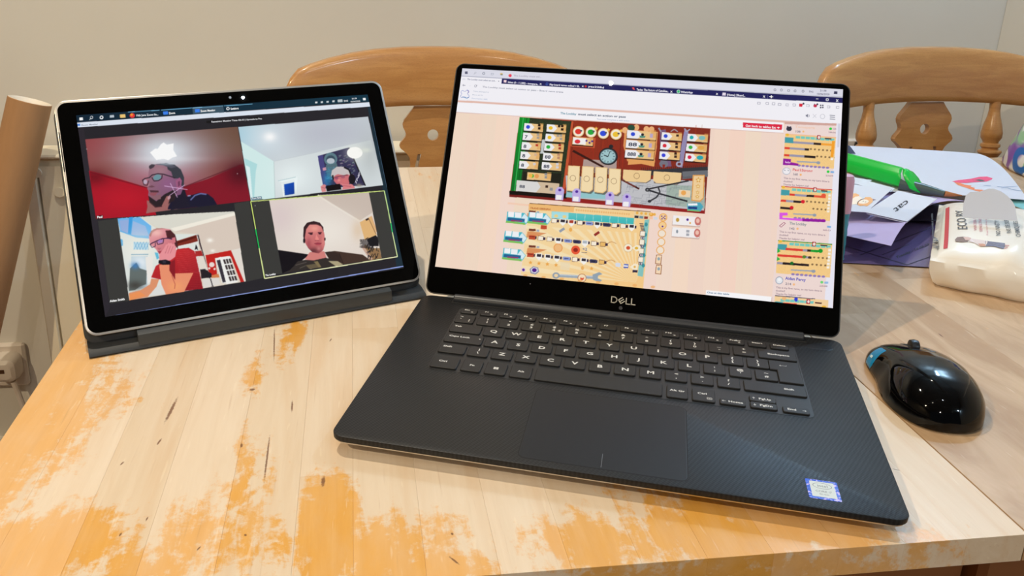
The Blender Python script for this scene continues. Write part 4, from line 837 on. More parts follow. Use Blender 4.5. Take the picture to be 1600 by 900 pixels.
for i, t in enumerate('wwYw'):
    y = 396 + i * 76; x = 1268 - 30 - i * 5.5; c.rect(x, y, 46, 46, (110, 70, 50)); c.rect(x + 3, y + 3, 40, 40, (252, 240, 220)); c.rect(x + 4, y + 50, 34, 20, (66, 56, 84)); c.text(str(11 + i if i < 1 else (17, 12, 13)[i - 1]), (x + 6, y + 68), (x + 34, y + 70), 14, (235, 225, 235))
c.ell(1133, 546, 40, 38, (214, 180, 130)); c.ell(1133, 546, 36, 34, (252, 240, 214)); c.ell(1133, 546, 18, 16, (214, 84, 50)); c.poly([(1164, 546), (1210, 520), (1240, 530), (1236, 570), (1205, 575)], (250, 240, 214)); c.ell(1206, 548, 16, 12, (230, 180, 60)); c.poly([(1148, 712), (1190, 682), (1218, 690), (1212, 738), (1180, 742)], (252, 238, 210)); c.ell(1190, 712, 10, 10, (230, 180, 90)); c.rect(1172, 738, 44, 22, (50, 44, 70))
c.rect(1024, 676, 44, 34, (220, 224, 236)); c.rect(1096, 686, 40, 36, (90, 110, 190)); c.rect(1092, 696, 40, 14, (235, 235, 245))
for x, y, k_ in ((990, 510, 1), (980, 668, .9)): c.line([(x - 36, y), (x - 20, y - 14), (x, y - 18 * k_), (x + 20, y - 12), (x + 38, y)], 5, (200, 140, 80))
c.ell(214, 738, 19, 18, (226, 206, 220)); c.ell(214, 738, 12, col=(88, 40, 150)); c.poly([(310 + 45 * math.cos(q * PI / 3 + .3), 743 + 38 * math.sin(q * PI / 3 + .3)) for q in range(6)], (150, 152, 172)); c.poly([(310 + 32 * math.cos(q * PI / 3 + .3), 741 + 27 * math.sin(q * PI / 3 + .3)) for q in range(6)], (232, 232, 244)); c.ell(310, 741, 21, 18, (82, 36, 140))
c.line([(498, 788), (850, 806)], 26, (160, 174, 186)); c.line([(498, 780), (850, 798)], 6, (206, 214, 222)); c.ell(500, 788, 32, 28, (150, 164, 178)); c.ell(500, 788, 17, 15, (244, 216, 170)); c.poly([(820, 780), (880, 758), (908, 775), (870, 790), (866, 812), (905, 830), (880, 846), (825, 826)], (150, 166, 180)); c.ell(728, 810, 36, 30, (250, 226, 190)); c.ring(728, 810, 36, 4, (160, 80, 50)); c.poly([(714, 802), (728, 812), (744, 804), (742, 822), (728, 832), (712, 820)], (226, 84, 54))
for i in range(8): c.ell(230 + i * 160, 790 + i * 14, 20, 12, (244, 170, 90), .6)
c.ell(1133 - 90 + 0, 846, .1, .1, W_)
c.poly([(78, 146), (262, 164), (260, 180), (76, 162)], (250, 206, 180), .8)
# loose discs and cards right of the board
c.view(920, 300, .17774)
c.ell(550, 197, 20, 17, (238, 170, 70)); c.ell(546, 192, 10, 8, (250, 204, 120))
for i, (x, y) in enumerate(((654, 222), (648, 292), (642, 364), (636, 438), (628, 510))): c.ell(x, y, 36, 36, (240, 172, 90)); c.ell(x, y, 29, 29, (250, 210, 150) if i < 2 else (246, 232, 214))
for dx, dy in ((-14, -10), (14, -10), (0, 2), (-12, 14), (14, 12)): c.ell(655 + dx, 222 + dy, 6, col=(84, 44, 150))
c.ell(648, 302, 8, col=(84, 44, 150))
for y in (548, 636): c.poly([(592, y), (644, y + 4), (636, y + 86), (583, y + 82)], (150, 90, 50)); c.poly([(597, y + 6), (638, y + 9), (631, y + 80), (589, y + 77)], (250, 220, 186)); c.ell(614, y + 38, 12, 14, (150, 170, 180))
for x, y in ((742, 204), (736, 308)):
    c.rect(x - 3, y + 5, 246, 84, (180, 150, 140), sk=(.07, -.1), a=.6); c.rect(x, y, 238, 80, (247, 243, 243), sk=(.07, -.1)); c.ell(x + 216, y + 52, 28, 38, (206, 120, 112)); c.ell(x + 216, y + 48, 16, 20, (244, 196, 180))
c.ell(780, 244, 15, 18, (200, 160, 70)); c.ell(868, 242, 11, col=(84, 44, 150)); c.ell(776, 346, 9, 16, (140, 150, 160)); c.rect(858, 332, 26, 22, (170, 172, 180)); c.rect(856, 362, 26, 22, (170, 172, 180)); c.ell(890, 272, 7, 10, (236, 170, 60))
c.view(1080, 430, .15); c.poly([(155, 152), (836, 222), (832, 284), (150, 210)], (253, 252, 254)); c.text('Chat at this table', (164, 186), (396, 207), 17, (110, 140, 170)); c.poly([(838, 228), (850, 230), (846, 286), (834, 284)], (150, 110, 110))
# side panel with small boards
c.view(1200, 180, .16667)
c.poly([(160, 60), (640, 92), (530, 1860), (30, 1800)], (244, 222, 216)); c.poly([(158, 62), (642, 78), (642, 100), (156, 84)], (214, 170, 160)); c.poly([(640, 76), (690, 78), (600, 1900), (520, 1880)], (238, 236, 248))
c.poly([(655, 80), (676, 81), (665, 300), (646, 299)], (214, 214, 228))
def mini(y, tl, l1, bars, star):
    # y: top of picture at left edge, tl: left x
    c.poly([(tl, y), (tl + 476, y + 34), (tl + 455, y + 330), (tl - 20, y + 290)], (250, 208, 140), noise=.12); c.poly([(tl, y), (tl + 476, y + 34), (tl + 475, y + 42), (tl, y + 8)], star)
    for i in range(8): c.rect(tl + 100 + i * 46, y + 22 + i * 3.4, 40, 24, (120, 206, 196))
    c.rect(tl - 2, y + 34, 80, 34, (70, 160, 170)); c.ell(tl + 20, y + 12, 16, 12, (240, 190, 60)); c.rect(tl + 300, y + 14, 32, 40, (170, 40, 44)); c.ell(tl + 316, y + 36, 11, 15, (250, 230, 224)); c.rect(tl + 372, y + 40, 60, 12, (60, 50, 60))
    for yy, segs in bars:
        x = tl - yy * .05
        for w_, cc in segs: c.rect(x, y + yy + (x - tl) * .07, w_, 20, cc, sk=(.07, -.09)); x += w_
    for i in range(6): c.ell(tl + 240 + i * 38, y + 146 + i * 3, 10, 9, (90, 70, 50), .7)
    for i in range(5): c.ell(tl + 300 + i * 38, y + 214 + i * 3, 10, 9, (90, 70, 50), .7)
    c.poly([(tl + 440, y + 66), (tl + 470, y + 68), (tl + 458, y + 250), (tl + 430, y + 248)], (246, 214, 160)); [c.rect(tl + 442 - i * 3, y + 80 + i * 30, 22, 18, (252, 246, 236)) for i in range(6)]
    c.line([(tl + 110, y + 262), (tl + 300, y + 272)], 12, (160, 170, 184)); c.ell(tl + 310, y + 274, 18, 14, (150, 160, 176))
    for i in range(8): c.ell(tl + 130 + i * 38, y + 300 + i * 3, 16, 10, (150, 130, 190))
gy_, bk, rd_, or_, gn_ = (158, 154, 176), (40, 30, 34), (226, 66, 56), (250, 166, 60), (20, 160, 50)
mini(172, 160, 0, ((66, ((80, (70, 160, 170)), (190, gy_), (70, bk), (110, or_))), (126, ((50, rd_), (140, gy_), (40, bk))), (192, ((50, rd_), (140, gy_), (104, bk)))), (250, 190, 150))
c.poly([(598, 240), (626, 242), (612, 396), (584, 392)], (250, 166, 50)); c.poly([(140, 405), (215, 412), (212, 440), (285, 455), (280, 474), (138, 466)], (150, 24, 160)); c.text('Backlog', (160, 447), (212, 452), 18, (240, 200, 240))
mini(662, 124, 0, ((66, ((80, (70, 160, 170)), (50, rd_), (110, gy_), (70, bk), (110, (236, 90, 60)))), (128, ((50, rd_), (70, gy_), (100, bk))), (196, ((120, bk),))), (214, 40, 50)); c.ell(326, 810, 18, 17, (220, 30, 50)); c.ell(520, 752, 22, 18, (236, 90, 60)); c.ell(220, 866, 18, 16, (220, 30, 50))
c.view(1200, 330, .17778)
c.poly([(100, 12), (170, 12), (172, 36), (128, 38), (126, 56), (300, 66), (298, 86), (98, 70)], (226, 90, 230)); c.line([(300, 76), (492, 84)], 24, (150, 24, 160)); c.ell(494, 84, 12, col=(150, 24, 160))
c.view(1200, 330, .16667 * 1.0667); 
def mini2(y, tl, star, bars): mini(y, tl, 0, bars, star)
mini2(252, 88, (60, 150, 60), ((64, ((70, (70, 160, 170)), (150, rd_), (40, gy_), (30, bk), (100, gn_))), (124, ((236, rd_), (34, gy_), (30, bk))), (192, ((50, gy_), (230, bk)))))
c.ell(460, 347, 20, 18, gn_); c.ell(316, 400, 16, 14, (90, 140, 50)); c.ell(208, 456, 16, 15, (20, 110, 40)); c.poly([(80, 320), (110, 350), (80, 366)], (40, 180, 70)); c.poly([(78, 398), (108, 420), (76, 436)], (40, 180, 70))
c.poly([(60, 738), (530, 780), (526, 860), (52, 812)], (250, 214, 160)); [c.rect(110 + i * 42, 768 + i * 3, 38, 22, (120, 206, 196)) for i in range(7)]; c.ell(140, 764, 20, 18, (244, 190, 130)); c.ell(245, 772, 16, 20, (50, 70, 220)); c.rect(338, 770, 32, 42, (180, 30, 50)); c.ell(354, 792, 10, 14, (250, 230, 224)); c.rect(412, 796, 58, 12, (90, 50, 50)); c.rect(132, 800, 120, 24, rd_); c.rect(60, 790, 70, 26, (70, 160, 170)); c.ell(490, 838, 20, 10, (240, 180, 50)); c.poly([(60, 736), (412, 766), (411, 772), (60, 743)], (60, 60, 90))
c.view(1200, 180, .16667)
c.ell(195, 128, 32, 28, (236, 226, 232)); c.ell(196, 128, 26, 22, (60, 56, 70)); c.poly([(172, 112), (182, 100), (196, 110), (214, 104), (222, 128)], (60, 56, 70)); c.text('108', (254, 160), (304, 164), 20, (150, 140, 150)); c.ell(330, 154, 9, col=(250, 190, 120)); c.text('Tomspage', (252, 116), (440, 128), 20, (246, 206, 184)); c.ell(585, 128, 14, 12, (40, 210, 70)); c.text('28h06', (566, 166), (636, 170), 14, (180, 150, 160)); c.text('GB', (606, 134), (640, 136), 16, (190, 160, 180))
c.ell(172, 524, 38, 34, (170, 180, 196)); c.ell(172, 524, 33, 29, (246, 242, 246)); c.line([(150, 512), (162, 520)], 5, (90, 100, 120)); c.line([(184, 514), (194, 522)], 5, (90, 100, 120)); c.text('Paul1Strong', (230, 520), (418, 534), 24, (226, 110, 110)); c.text('160', (230, 562), (280, 566), 22, (150, 140, 150)); c.ell(305, 558, 10, col=(250, 180, 110)); c.ell(562, 530, 14, 12, (40, 210, 70)); c.rect(584, 522, 34, 18, (130, 180, 230)); c.text('23h09', (540, 572), (612, 576), 14, (180, 150, 160))
def note(x, y, k=1.0):
    c.text('This is my first game, so my turn time is', (x, y), (x + 430 * k, y + 34 * k), 17 * k, (176, 152, 160)); c.text('doubled!', (x - 2, y + 30 * k), (x + 84 * k, y + 36 * k), 17 * k, (176, 152, 160)); c.text('Thanks for helping me!', (x - 4, y + 60 * k), (x + 236 * k, y + 76 * k), 17 * k, (176, 152, 160))
note(146, 596)
c.view(1200, 330, .17778)
c.line([(100, 128), (138, 96), (152, 106), (114, 140), (100, 128)], 4, (140, 40, 90)); c.text('The Loobby', (188, 116), (338, 128), 24, (150, 156, 160)); c.text('142', (184, 160), (234, 164), 20, (150, 140, 150)); c.ell(258, 153, 10, col=(250, 190, 130)); c.rect(518, 126, 34, 18, (130, 180, 230)); c.text('46h13', (482, 172), (550, 176), 14, (180, 150, 160)); note(100, 186, .94)
c.ell(98, 606, 34, 34, (150, 160, 180)); c.ell(98, 606, 28, 28, (236, 238, 242)); c.ell(98, 600, 12, 12, (250, 250, 252)); c.text('Aidan Percy', (152, 600), (332, 616), 26, (90, 90, 190)); c.text('214', (152, 646), (204, 650), 20, (150, 140, 150)); c.ell(226, 642, 10, col=(250, 190, 130)); c.ell(471, 622, 13, 12, (110, 220, 120)); c.rect(494, 616, 34, 18, (150, 190, 230)); c.text('23h08', (452, 662), (522, 666), 14, (180, 150, 160)); note(70, 676, .94)
c.build(lid, 'display', .00034, .92)

# ---- tablet screen
TWm, THm = .2604, .1736
exn, evn, enn = np.array(ux_), np.array(uv_), np.array(un_)
c = Canvas(640, 427, TWm, THm, T0 + enn * .0004, exn, evn, enn)
c.a[:] = np.array((38, 36, 42)) / 255
c.view(0, 0, 1)
c.poly([(100, 150), (640, 130), (640, 160.5), (560, 159.5), (118, 191.8), (100, 193)], (10, 36, 54), col2=(14, 52, 70), axis=((119, 180), (575, 150)))
c.poly([(100, 193.3), (119, 192), (579, 159.8), (640, 155), (640, 162), (580.5, 166.5), (122, 199.3), (100, 201)], (226, 234, 246))
c.poly([(121, 200), (131, 199), (172, 480), (164, 497), (160, 497)], (44, 40, 48)); c.poly([(574, 167), (581, 166.5), (631, 416), (620, 420)], (20, 54, 70), .6)
# taskbar icons, photo region 2 zoom coordinates
c.view(0, 60, .25)
c.poly([(497, 496), (519, 494), (521, 511), (499, 513)], W_); c.ring(574, 495, 8, 3, W_); c.line([(568, 502), (561, 511)], 3, W_); c.ring(636, 495, 9, 6, W_); c.rect(687, 481, 26, 15, (190, 200, 210), sk=(-.06, .1)); c.rect(750, 476, 34, 22, (240, 200, 120), sk=(-.06, .1)); c.ell(828, 483, 16, 15, (236, 60, 60)); c.ell(824, 478, 8, col=(250, 150, 50)); c.text('10th June Zoom lin...', (850, 488), (990, 480), 13, (230, 236, 240))
c.line([(800, 462), (998, 450)], 3, (130, 200, 240)); c.line([(1008, 449), (1200, 436)], 3, (130, 200, 240)); c.poly([(1203, 437), (1395, 424), (1402, 464), (1207, 474)], (60, 84, 100)); c.line([(1203, 436), (1395, 423)], 3, (150, 210, 245)); c.line([(1400, 423), (1578, 411)], 3, (130, 200, 240))
c.rect(1020, 458, 30, 20, (60, 130, 240), sk=(-.06, .1)); c.text('Zoom', (1056, 474), (1095, 471), 13, W_); c.rect(1218, 444, 30, 20, (60, 130, 240), sk=(-.06, .1)); c.text('Zoom Meeting', (1254, 460), (1346, 454), 13, W_); c.ring(1425, 440, 8, 5, W_); c.text('Settings', (1442, 446), (1492, 442), 13, W_)
c.rect(484, 536, 18, 12, (80, 140, 230), sk=(-.06, .1)); c.text('Zoom Meeting', (508, 547), (612, 540), 10, (150, 160, 175)); c.poly([(1290, 515), (1640, 492), (1643, 508), (1292, 531)], (20, 20, 22)); c.text('Remaining Meeting Time: 03:10 | Upgrade to Pro', (1322, 526), (1638, 506), 11, (220, 220, 225))
c.view(380, 120, .2)
for x, y in ((570, 202), (613, 200), (658, 197), (704, 193)): c.poly([(x - 9, y - 6), (x + 9, y - 8), (x + 10, y + 6), (x - 8, y + 7)], (214, 220, 224))
c.rect(736, 180, 38, 20, (190, 200, 204), sk=(-.06, .1)); c.text('ENG', (788, 195), (820, 192), 13, (220, 224, 228)); c.text('21:38', (850, 176), (888, 173), 11, (230, 234, 238)); c.text('10/06/2020', (838, 200), (915, 194), 11, (220, 224, 228)); c.poly([(932, 168), (954, 166), (957, 184), (936, 186)], W_)
c.line([(972, 150), (988, 205), (1254, 685)], 0.1, W_)
c.line([(996, 230), (1118, 786 - 560 + 560)], .1, W_)
# video 1 : man with glasses, hand at chin, red room
c.view(120, 190, .17778)
Q1 = [(76, 156), (1413, 46), (1528, 695), (170, 855)]
c.poly(Q1, (128, 92, 88), noise=.05)
c.blob(130, 200, 420, 260, (150, 62, 66), .9, clip=Q1); c.blob(1400, 120, 300, 260, (104, 72, 52), .7, clip=Q1); c.blob(760, 470, 420, 190, (182, 84, 108), .85, clip=Q1); c.blob(240, 420, 200, 130, (134, 68, 62), .8, clip=Q1); c.blob(1250, 420, 220, 110, (128, 62, 56), .8, clip=Q1)
c.blob(775, 270, 430, 210, (176, 178, 186), .85, clip=Q1); c.blob(775, 270, 240, 135, (224, 232, 240), .95, clip=Q1)
c.poly([(108, 430), (330, 490), (620, 578), (700, 820), (170, 856)], (172, 20, 40), noise=.06); c.poly([(930, 578), (1150, 505), (1460, 372), (1528, 695), (900, 770)], (134, 22, 40), noise=.06)
c.blob(430, 680, 220, 120, (200, 24, 44), .6, clip=[(108, 430), (620, 578), (700, 820), (170, 856)]); c.blob(150, 490, 130, 70, (96, 14, 26), .7, clip=Q1); c.blob(1440, 450, 130, 110, (70, 12, 26), .8, clip=Q1); c.line([(120, 445), (620, 582)], 9, (100, 20, 34), .7); c.line([(1440, 378), (940, 575)], 9, (90, 20, 34), .7)
c.blob(775, 330, 300, 26, (240, 244, 248), .4, clip=Q1)
c.poly([(645, 272), (690, 238), (712, 240), (740, 200), (765, 184), (792, 204), (852, 192), (850, 250), (882, 305), (840, 318), (805, 340), (765, 328), (700, 338), (672, 305)], (255, 255, 255))
c.poly([(795, 770), (860, 640), (960, 660), (1080, 625), (1150, 635), (1200, 672), (1234, 730), (900, 768)], (26, 24, 48)); c.poly([(830, 770), (870, 600), (950, 600), (975, 680), (1000, 740), (820, 780)], (30, 26, 44)); c.line([(1000, 690), (1040, 648), (1090, 632), (1140, 640)], 12, (120, 130, 190), .8); c.line([(975, 652), (1000, 650)], 10, (170, 180, 220), .8)
face = [(640, 400), (700, 372), (790, 366), (880, 400), (930, 470), (944, 560), (915, 640), (850, 660), (760, 735), (690, 750), (640, 700), (628, 640), (634, 610), (618, 590), (640, 560), (628, 520), (632, 450)]
c.poly(face, (150, 106, 122), col2=(126, 84, 118), axis=((640, 450), (930, 560))); c.blob(735, 430, 90, 60, (168, 128, 138), .8, clip=face); c.blob(800, 540, 80, 60, (150, 96, 140), .7, clip=face)
c.poly([(790, 372), (860, 378), (915, 420), (944, 490), (942, 580), (920, 560), (905, 500), (850, 500), (830, 440), (800, 420)], (58, 60, 70)); c.poly([(690, 378), (790, 364), (880, 398), (830, 410), (760, 385)], (84, 84, 98)); c.poly([(636, 390), (660, 374), (690, 378), (680, 400), (650, 418), (636, 408)], (70, 60, 70)); c.blob(800, 372, 90, 12, (190, 204, 214), .6)
c.poly([(868, 520), (905, 490), (925, 520), (915, 580), (880, 600)], (160, 92, 128)); c.poly([(890, 530), (906, 520), (908, 560), (892, 575)], (110, 60, 90))
c.poly([(630, 650), (700, 700), (770, 640), (850, 600), (880, 610), (860, 690), (760, 752), (690, 752), (640, 712)], (44, 32, 38)); c.poly([(640, 602), (720, 606), (722, 622), (650, 622)], (84, 50, 60)); c.poly([(636, 624), (712, 622), (690, 652), (650, 650)], (150, 84, 96)); c.poly([(650, 656), (740, 640), (740, 680), (690, 690)], (140, 98, 108))
c.line([(576, 518), (600, 500), (640, 492), (662, 470), (712, 458), (760, 462), (870, 496)], 9, (52, 40, 52)); c.line([(660, 490), (680, 522), (716, 520), (748, 500), (752, 468)], 8, (52, 40, 52)); c.line([(580, 518), (592, 556), (622, 560), (632, 520)], 7, (60, 46, 58)); c.ell(708, 490, 36, 24, (110, 150, 160), rot=-.3); c.ell(604, 530, 17, 20, (190, 170, 190))
c.poly([(625, 575), (660, 560), (690, 572), (660, 580)], (112, 72, 86)); c.line([(640, 545), (625, 572)], 8, (176, 130, 140))
c.poly([(616, 690), (640, 700), (700, 752), (745, 745), (790, 655), (826, 650), (806, 720), (800, 778), (610, 806), (622, 750)], (160, 102, 100)); c.line([(640, 705), (692, 752), (750, 745)], 8, (70, 36, 44)); c.ell(812, 668, 12, 18, (196, 150, 160), rot=.5)
c.line([(770, 565), (975, 598)], 5, (226, 186, 226)); c.line([(822, 540), (885, 666)], 5, (226, 186, 226)); c.line([(815, 650), (950, 556)], 5, (226, 186, 226))
c.poly([(170, 826), (230, 820), (234, 848), (176, 855)], (20, 10, 14), .6); c.text('Paul', (180, 850), (226, 845), 20, W_)
c.ell(89, 242, 4, col=(200, 190, 190)); c.ell(1412, 458, 4, col=(200, 190, 190))
c.blur(Q1, 1)
# video 2 : man with headphones and phone, white room and dark poster
c.view(370, 180, .15625)
Q2 = [(14, 118), (1312, 14), (1462, 700), (140, 855)]
c.poly(Q2, (200, 208, 214), noise=.02); c.blob(60, 200, 300, 160, (160, 206, 224), .9, clip=Q2); c.blob(330, 215, 260, 180, (226, 236, 242), .8, clip=Q2); c.blob(900, 180, 420, 160, (190, 192, 204), .8, clip=Q2)
wl = [(40, 265), (370, 460), (1100, 330), (1340, 160), (1462, 700), (140, 855)]
c.poly([(370, 460), (800, 370), (1340, 250), (1462, 700), (380, 830)], (216, 224, 226), noise=.02); c.poly([(40, 262), (370, 462), (382, 828), (140, 855)], (214, 240, 238)); c.poly([(75, 430), (205, 490), (190, 560), (172, 840), (140, 855)], (178, 224, 226)); c.poly([(90, 500), (130, 520), (160, 848), (140, 855)], (226, 246, 246)); c.blob(560, 620, 190, 160, (236, 246, 246), .9, clip=Q2); c.blob(1330, 400, 120, 220, (186, 192, 192), .7, clip=Q2); c.line([(370, 462), (382, 828)], 6, (190, 208, 208)); c.line([(370, 462), (800, 372), (1100, 330)], 4, (192, 200, 204), .7)
c.blob(330, 218, 60, 46, (255, 255, 255), 1, clip=Q2)
c.poly([(412, 660), (600, 614), (606, 634), (590, 800), (575, 640), (450, 670)], (240, 250, 250)); c.line([(412, 658), (590, 618)], 6, (180, 206, 210)); c.line([(452, 680), (470, 815)], 10, (244, 250, 250)); c.poly([(472, 692), (572, 670), (576, 786), (480, 802)], (16, 78, 186), col2=(20, 60, 150), axis=((480, 700), (570, 800))); c.line([(520, 690), (526, 795)], 3, (10, 50, 120), .5)
po = [(808, 408), (1118, 324), (1282, 700), (866, 735)]
c.poly(po, (52, 50, 82), noise=.2); c.poly([(808, 408), (860, 396), (905, 700), (866, 732)], (74, 70, 128)); c.ell(938, 440, 66, 66, (94, 126, 138)); c.ell(938, 444, 46, 42, (60, 80, 96)); c.ell(938, 458, 40, 28, (186, 196, 206)); c.poly([(890, 500), (1000, 480), (1010, 560), (970, 640), (900, 640)], (86, 112, 122)); c.blob(905, 640, 46, 80, (40, 130, 180), .8, clip=po)
for i in range(70): x = 1010 + RNG.rand() * 160; y = 380 + RNG.rand() * 330; c.line([(x, y), (x + 22, y - 6)], 6, (150 + RNG.randint(0, 90), 150 + RNG.randint(0, 90), 190), .45) if x - 1000 < (y - 300) * .9 + 40 else None
for i in range(60): x = 870 + RNG.rand() * 100; y = 520 + RNG.rand() * 190; c.line([(x, y), (x + 14, y - 4)], 4, (80, 170, 210), .5)
c.line([(1120, 326), (1284, 705)], 12, (26, 24, 30)); c.text('THE', (1188, 700), (1232, 590), 30, (214, 210, 226)); c.poly([(856, 528), (890, 520), (894, 550), (862, 556)], (206, 150, 170))
c.blob(1178, 375, 90, 70, (236, 236, 225), .7, clip=Q2); c.ell(1178, 376, 78, 58, (255, 255, 250)); c.blob(1290, 350, 50, 22, (226, 232, 220), .7, clip=Q2)
c.poly([(945, 590), (960, 545), (1010, 516), (1080, 520), (1120, 560), (1136, 640), (1120, 690), (1080, 700), (1000, 690), (972, 660)], (206, 112, 120)); c.poly([(940, 610), (950, 552), (1000, 515), (1070, 516), (1120, 548), (1132, 600), (1100, 590), (1070, 600), (1010, 590), (985, 600), (965, 620)], (204, 196, 196)); c.line([(1070, 520), (1120, 545), (1142, 600)], 15, (24, 22, 30)); c.ell(1150, 640, 34, 50, (26, 22, 30)); c.poly([(948, 600), (966, 600), (972, 640), (958, 650)], (40, 36, 44))
c.line([(975, 622), (1020, 612), (1050, 606), (1110, 598)], 6, (80, 50, 60)); c.ell(996, 630, 17, 12, (160, 80, 110)); c.ell(1060, 618, 21, 14, (168, 90, 110)); c.poly([(1010, 640), (1030, 636), (1036, 660), (1004, 664)], (226, 140, 140)); c.blob(1075, 660, 34, 26, (222, 120, 120), .7)
c.poly([(890, 706), (1030, 684), (1046, 742), (898, 762)], (18, 12, 18)); c.poly([(836, 712), (870, 690), (892, 700), (885, 720), (893, 764), (850, 768)], (220, 140, 140)); c.line([(846, 722), (880, 730)], 5, (170, 90, 100)); c.poly([(1026, 674), (1070, 690), (1150, 690), (1176, 715), (1180, 730), (1050, 744), (1062, 712)], (222, 130, 134)); c.line([(1060, 705), (1140, 712)], 5, (170, 84, 96)); c.blob(1220, 700, 30, 16, (150, 140, 126), .9, clip=Q2)
c.poly([(144, 824), (248, 812), (252, 838), (148, 850)], (70, 110, 130)); c.text('Tom Page', (152, 842), (244, 831), 19, (236, 240, 244))
c.blur(Q2, 1)
# video 3 : man in red striped shirt leaning on his hand
c.view(160, 330, .17778)
Q3 = [(134, 62), (1160, 0), (1265, 615), (238, 782)]
c.poly(Q3, (226, 216, 200), noise=.02); c.poly([(134, 62), (340, 48), (500, 170), (640, 200), (840, 200), (860, 600), (238, 782)], (226, 232, 226)); c.poly([(330, 50), (640, 26), (1160, 0), (1162, 20), (660, 180), (500, 150)], (224, 222, 210)); c.poly([(600, 150), (1162, 10), (1168, 36), (640, 176)], (246, 240, 226)); c.poly([(640, 178), (1168, 36), (1222, 330), (1120, 345), (905, 385), (840, 200)], (222, 206, 192)); c.poly([(1130, 342), (1222, 320), (1265, 612), (1245, 618)], (232, 224, 214))
c.poly([(134, 62), (330, 50), (430, 130), (430, 235), (300, 225), (160, 175)], (110, 184, 240)); c.poly([(150, 80), (235, 75), (225, 195), (165, 170)], (150, 178, 226)); c.poly([(270, 85), (380, 130), (410, 215), (255, 208)], (158, 190, 232)); c.poly([(236, 52), (268, 50), (252, 208), (226, 204)], (60, 158, 226)); c.line([(155, 172), (300, 226), (430, 236)], 10, (90, 176, 236)); c.blob(330, 340, 130, 130, (246, 244, 232), .8, clip=Q3)
c.poly([(160, 240), (180, 250), (182, 300), (172, 306)], (100, 180, 230)); c.poly([(275, 268), (405, 276), (400, 340), (275, 335)], (196, 226, 240))
for i in range(5): c.line([(280 + i * 28, 268), (310 + i * 24, 338)], 2.5, (70, 150, 200)); c.line([(310 + i * 26, 270), (278 + i * 26, 336)], 2.5, (70, 150, 200))
c.line([(255, 380), (405, 378)], 8, (130, 170, 190)); c.poly([(255, 395), (400, 392), (395, 670), (250, 690)], (196, 214, 222)); c.blob(330, 450, 70, 60, (236, 244, 250), .9, clip=Q3); c.poly([(244, 500), (300, 450), (330, 500), (392, 520), (386, 640), (330, 660), (290, 690), (236, 700)], (102, 112, 110)); c.blob(290, 478, 36, 30, (70, 130, 190), .9, clip=Q3); c.blob(290, 650, 70, 40, (64, 60, 56), .8, clip=Q3); c.poly([(380, 400), (445, 395), (440, 600), (398, 640)], (240, 236, 230)); c.poly([(460, 360), (490, 365), (500, 410), (480, 425)], (100, 190, 220)); c.poly([(405, 745), (500, 640), (560, 700), (550, 728)], (226, 226, 222))
c.poly([(650, 262), (828, 206), (840, 262), (665, 312)], (128, 44, 32)); c.poly([(660, 268), (820, 215), (826, 232), (664, 284)], (92, 26, 20)); c.poly([(845, 200), (860, 262), (872, 350), (850, 280)], (70, 40, 50)); c.line([(838, 205), (905, 440), (960, 660)], 8, (48, 34, 44)); c.line([(870, 370), (940, 570), (975, 660)], 7, (40, 30, 40)); c.line([(650, 312), (842, 268)], 6, (235, 230, 226)); c.poly([(812, 340), (822, 290), (834, 312), (842, 345), (828, 330)], (30, 26, 34)); c.poly([(815, 350), (870, 345), (885, 390), (820, 396)], (170, 40, 40)); c.poly([(838, 400), (890, 392), (930, 520), (850, 500)], (230, 222, 210))
c.poly([(905, 385), (1130, 342), (1246, 618), (1215, 622), (1130, 400), (990, 410), (1010, 560), (940, 560)], (196, 34, 30)); c.ell(962, 468, 24, 22, (240, 220, 214)); c.ell(986, 506, 10, col=(240, 220, 214)); c.ell(940, 500, 10, col=(240, 220, 214))
c.poly([(990, 412), (1040, 402), (1085, 632), (1052, 630)], (240, 240, 236)); c.poly([(1004, 430), (1035, 424), (1085, 620), (1058, 626)], (56, 52, 62)); c.poly([(1030, 402), (1120, 392), (1190, 620), (1090, 640)], (244, 244, 240))
for i in range(3):
    for j in range(4): c.poly([(1060 + i * 24 + j * 16, 424 + j * 50 - i * 3), (1077 + i * 24 + j * 16, 421 + j * 50 - i * 3), (1090 + i * 24 + j * 16, 460 + j * 50 - i * 3), (1073 + i * 24 + j * 16, 463 + j * 50 - i * 3)], (60, 50, 52))
c.poly([(860, 510), (900, 505), (960, 548), (960, 580), (870, 590)], (36, 30, 38)); c.poly([(880, 590), (1020, 585), (1040, 640), (890, 672)], (226, 222, 216)); c.poly([(960, 560), (1020, 550), (1030, 580), (960, 585)], (214, 130, 80)); c.line([(950, 590), (970, 660)], 8, (40, 34, 44)); c.blob(945, 255, 26, 18, (255, 250, 240), 1, clip=Q3); c.blob(970, 346, 20, 12, (255, 250, 240), .9, clip=Q3)
sh = [(660, 330), (760, 320), (810, 350), (830, 430), (850, 520), (885, 680), (700, 700), (600, 640), (540, 560), (520, 600), (430, 580), (470, 480), (520, 450), (600, 420)]
c.poly(sh, (196, 40, 46), col2=(140, 20, 34), axis=((640, 380), (840, 680))); c.poly([(560, 470), (640, 420), (640, 560), (700, 690), (560, 640)], (110, 20, 34), .6)
for i in range(22): c.line([(640 + i * 3, 352 + i * 16), (740 + i * 2, 342 + i * 16), (840 + i * 2, 372 + i * 16)], 3, (236, 96, 96), .5) if i < 12 else c.line([(760, 350 + i * 15.5), (876, 356 + i * 15)], 2.5, (214, 70, 70), .5)
c.poly([(430, 590), (500, 596), (478, 660), (400, 750), (240, 782), (234, 716), (340, 690), (420, 640)], (226, 150, 110)); c.poly([(234, 730), (330, 704), (380, 740), (242, 782)], (240, 150, 90))
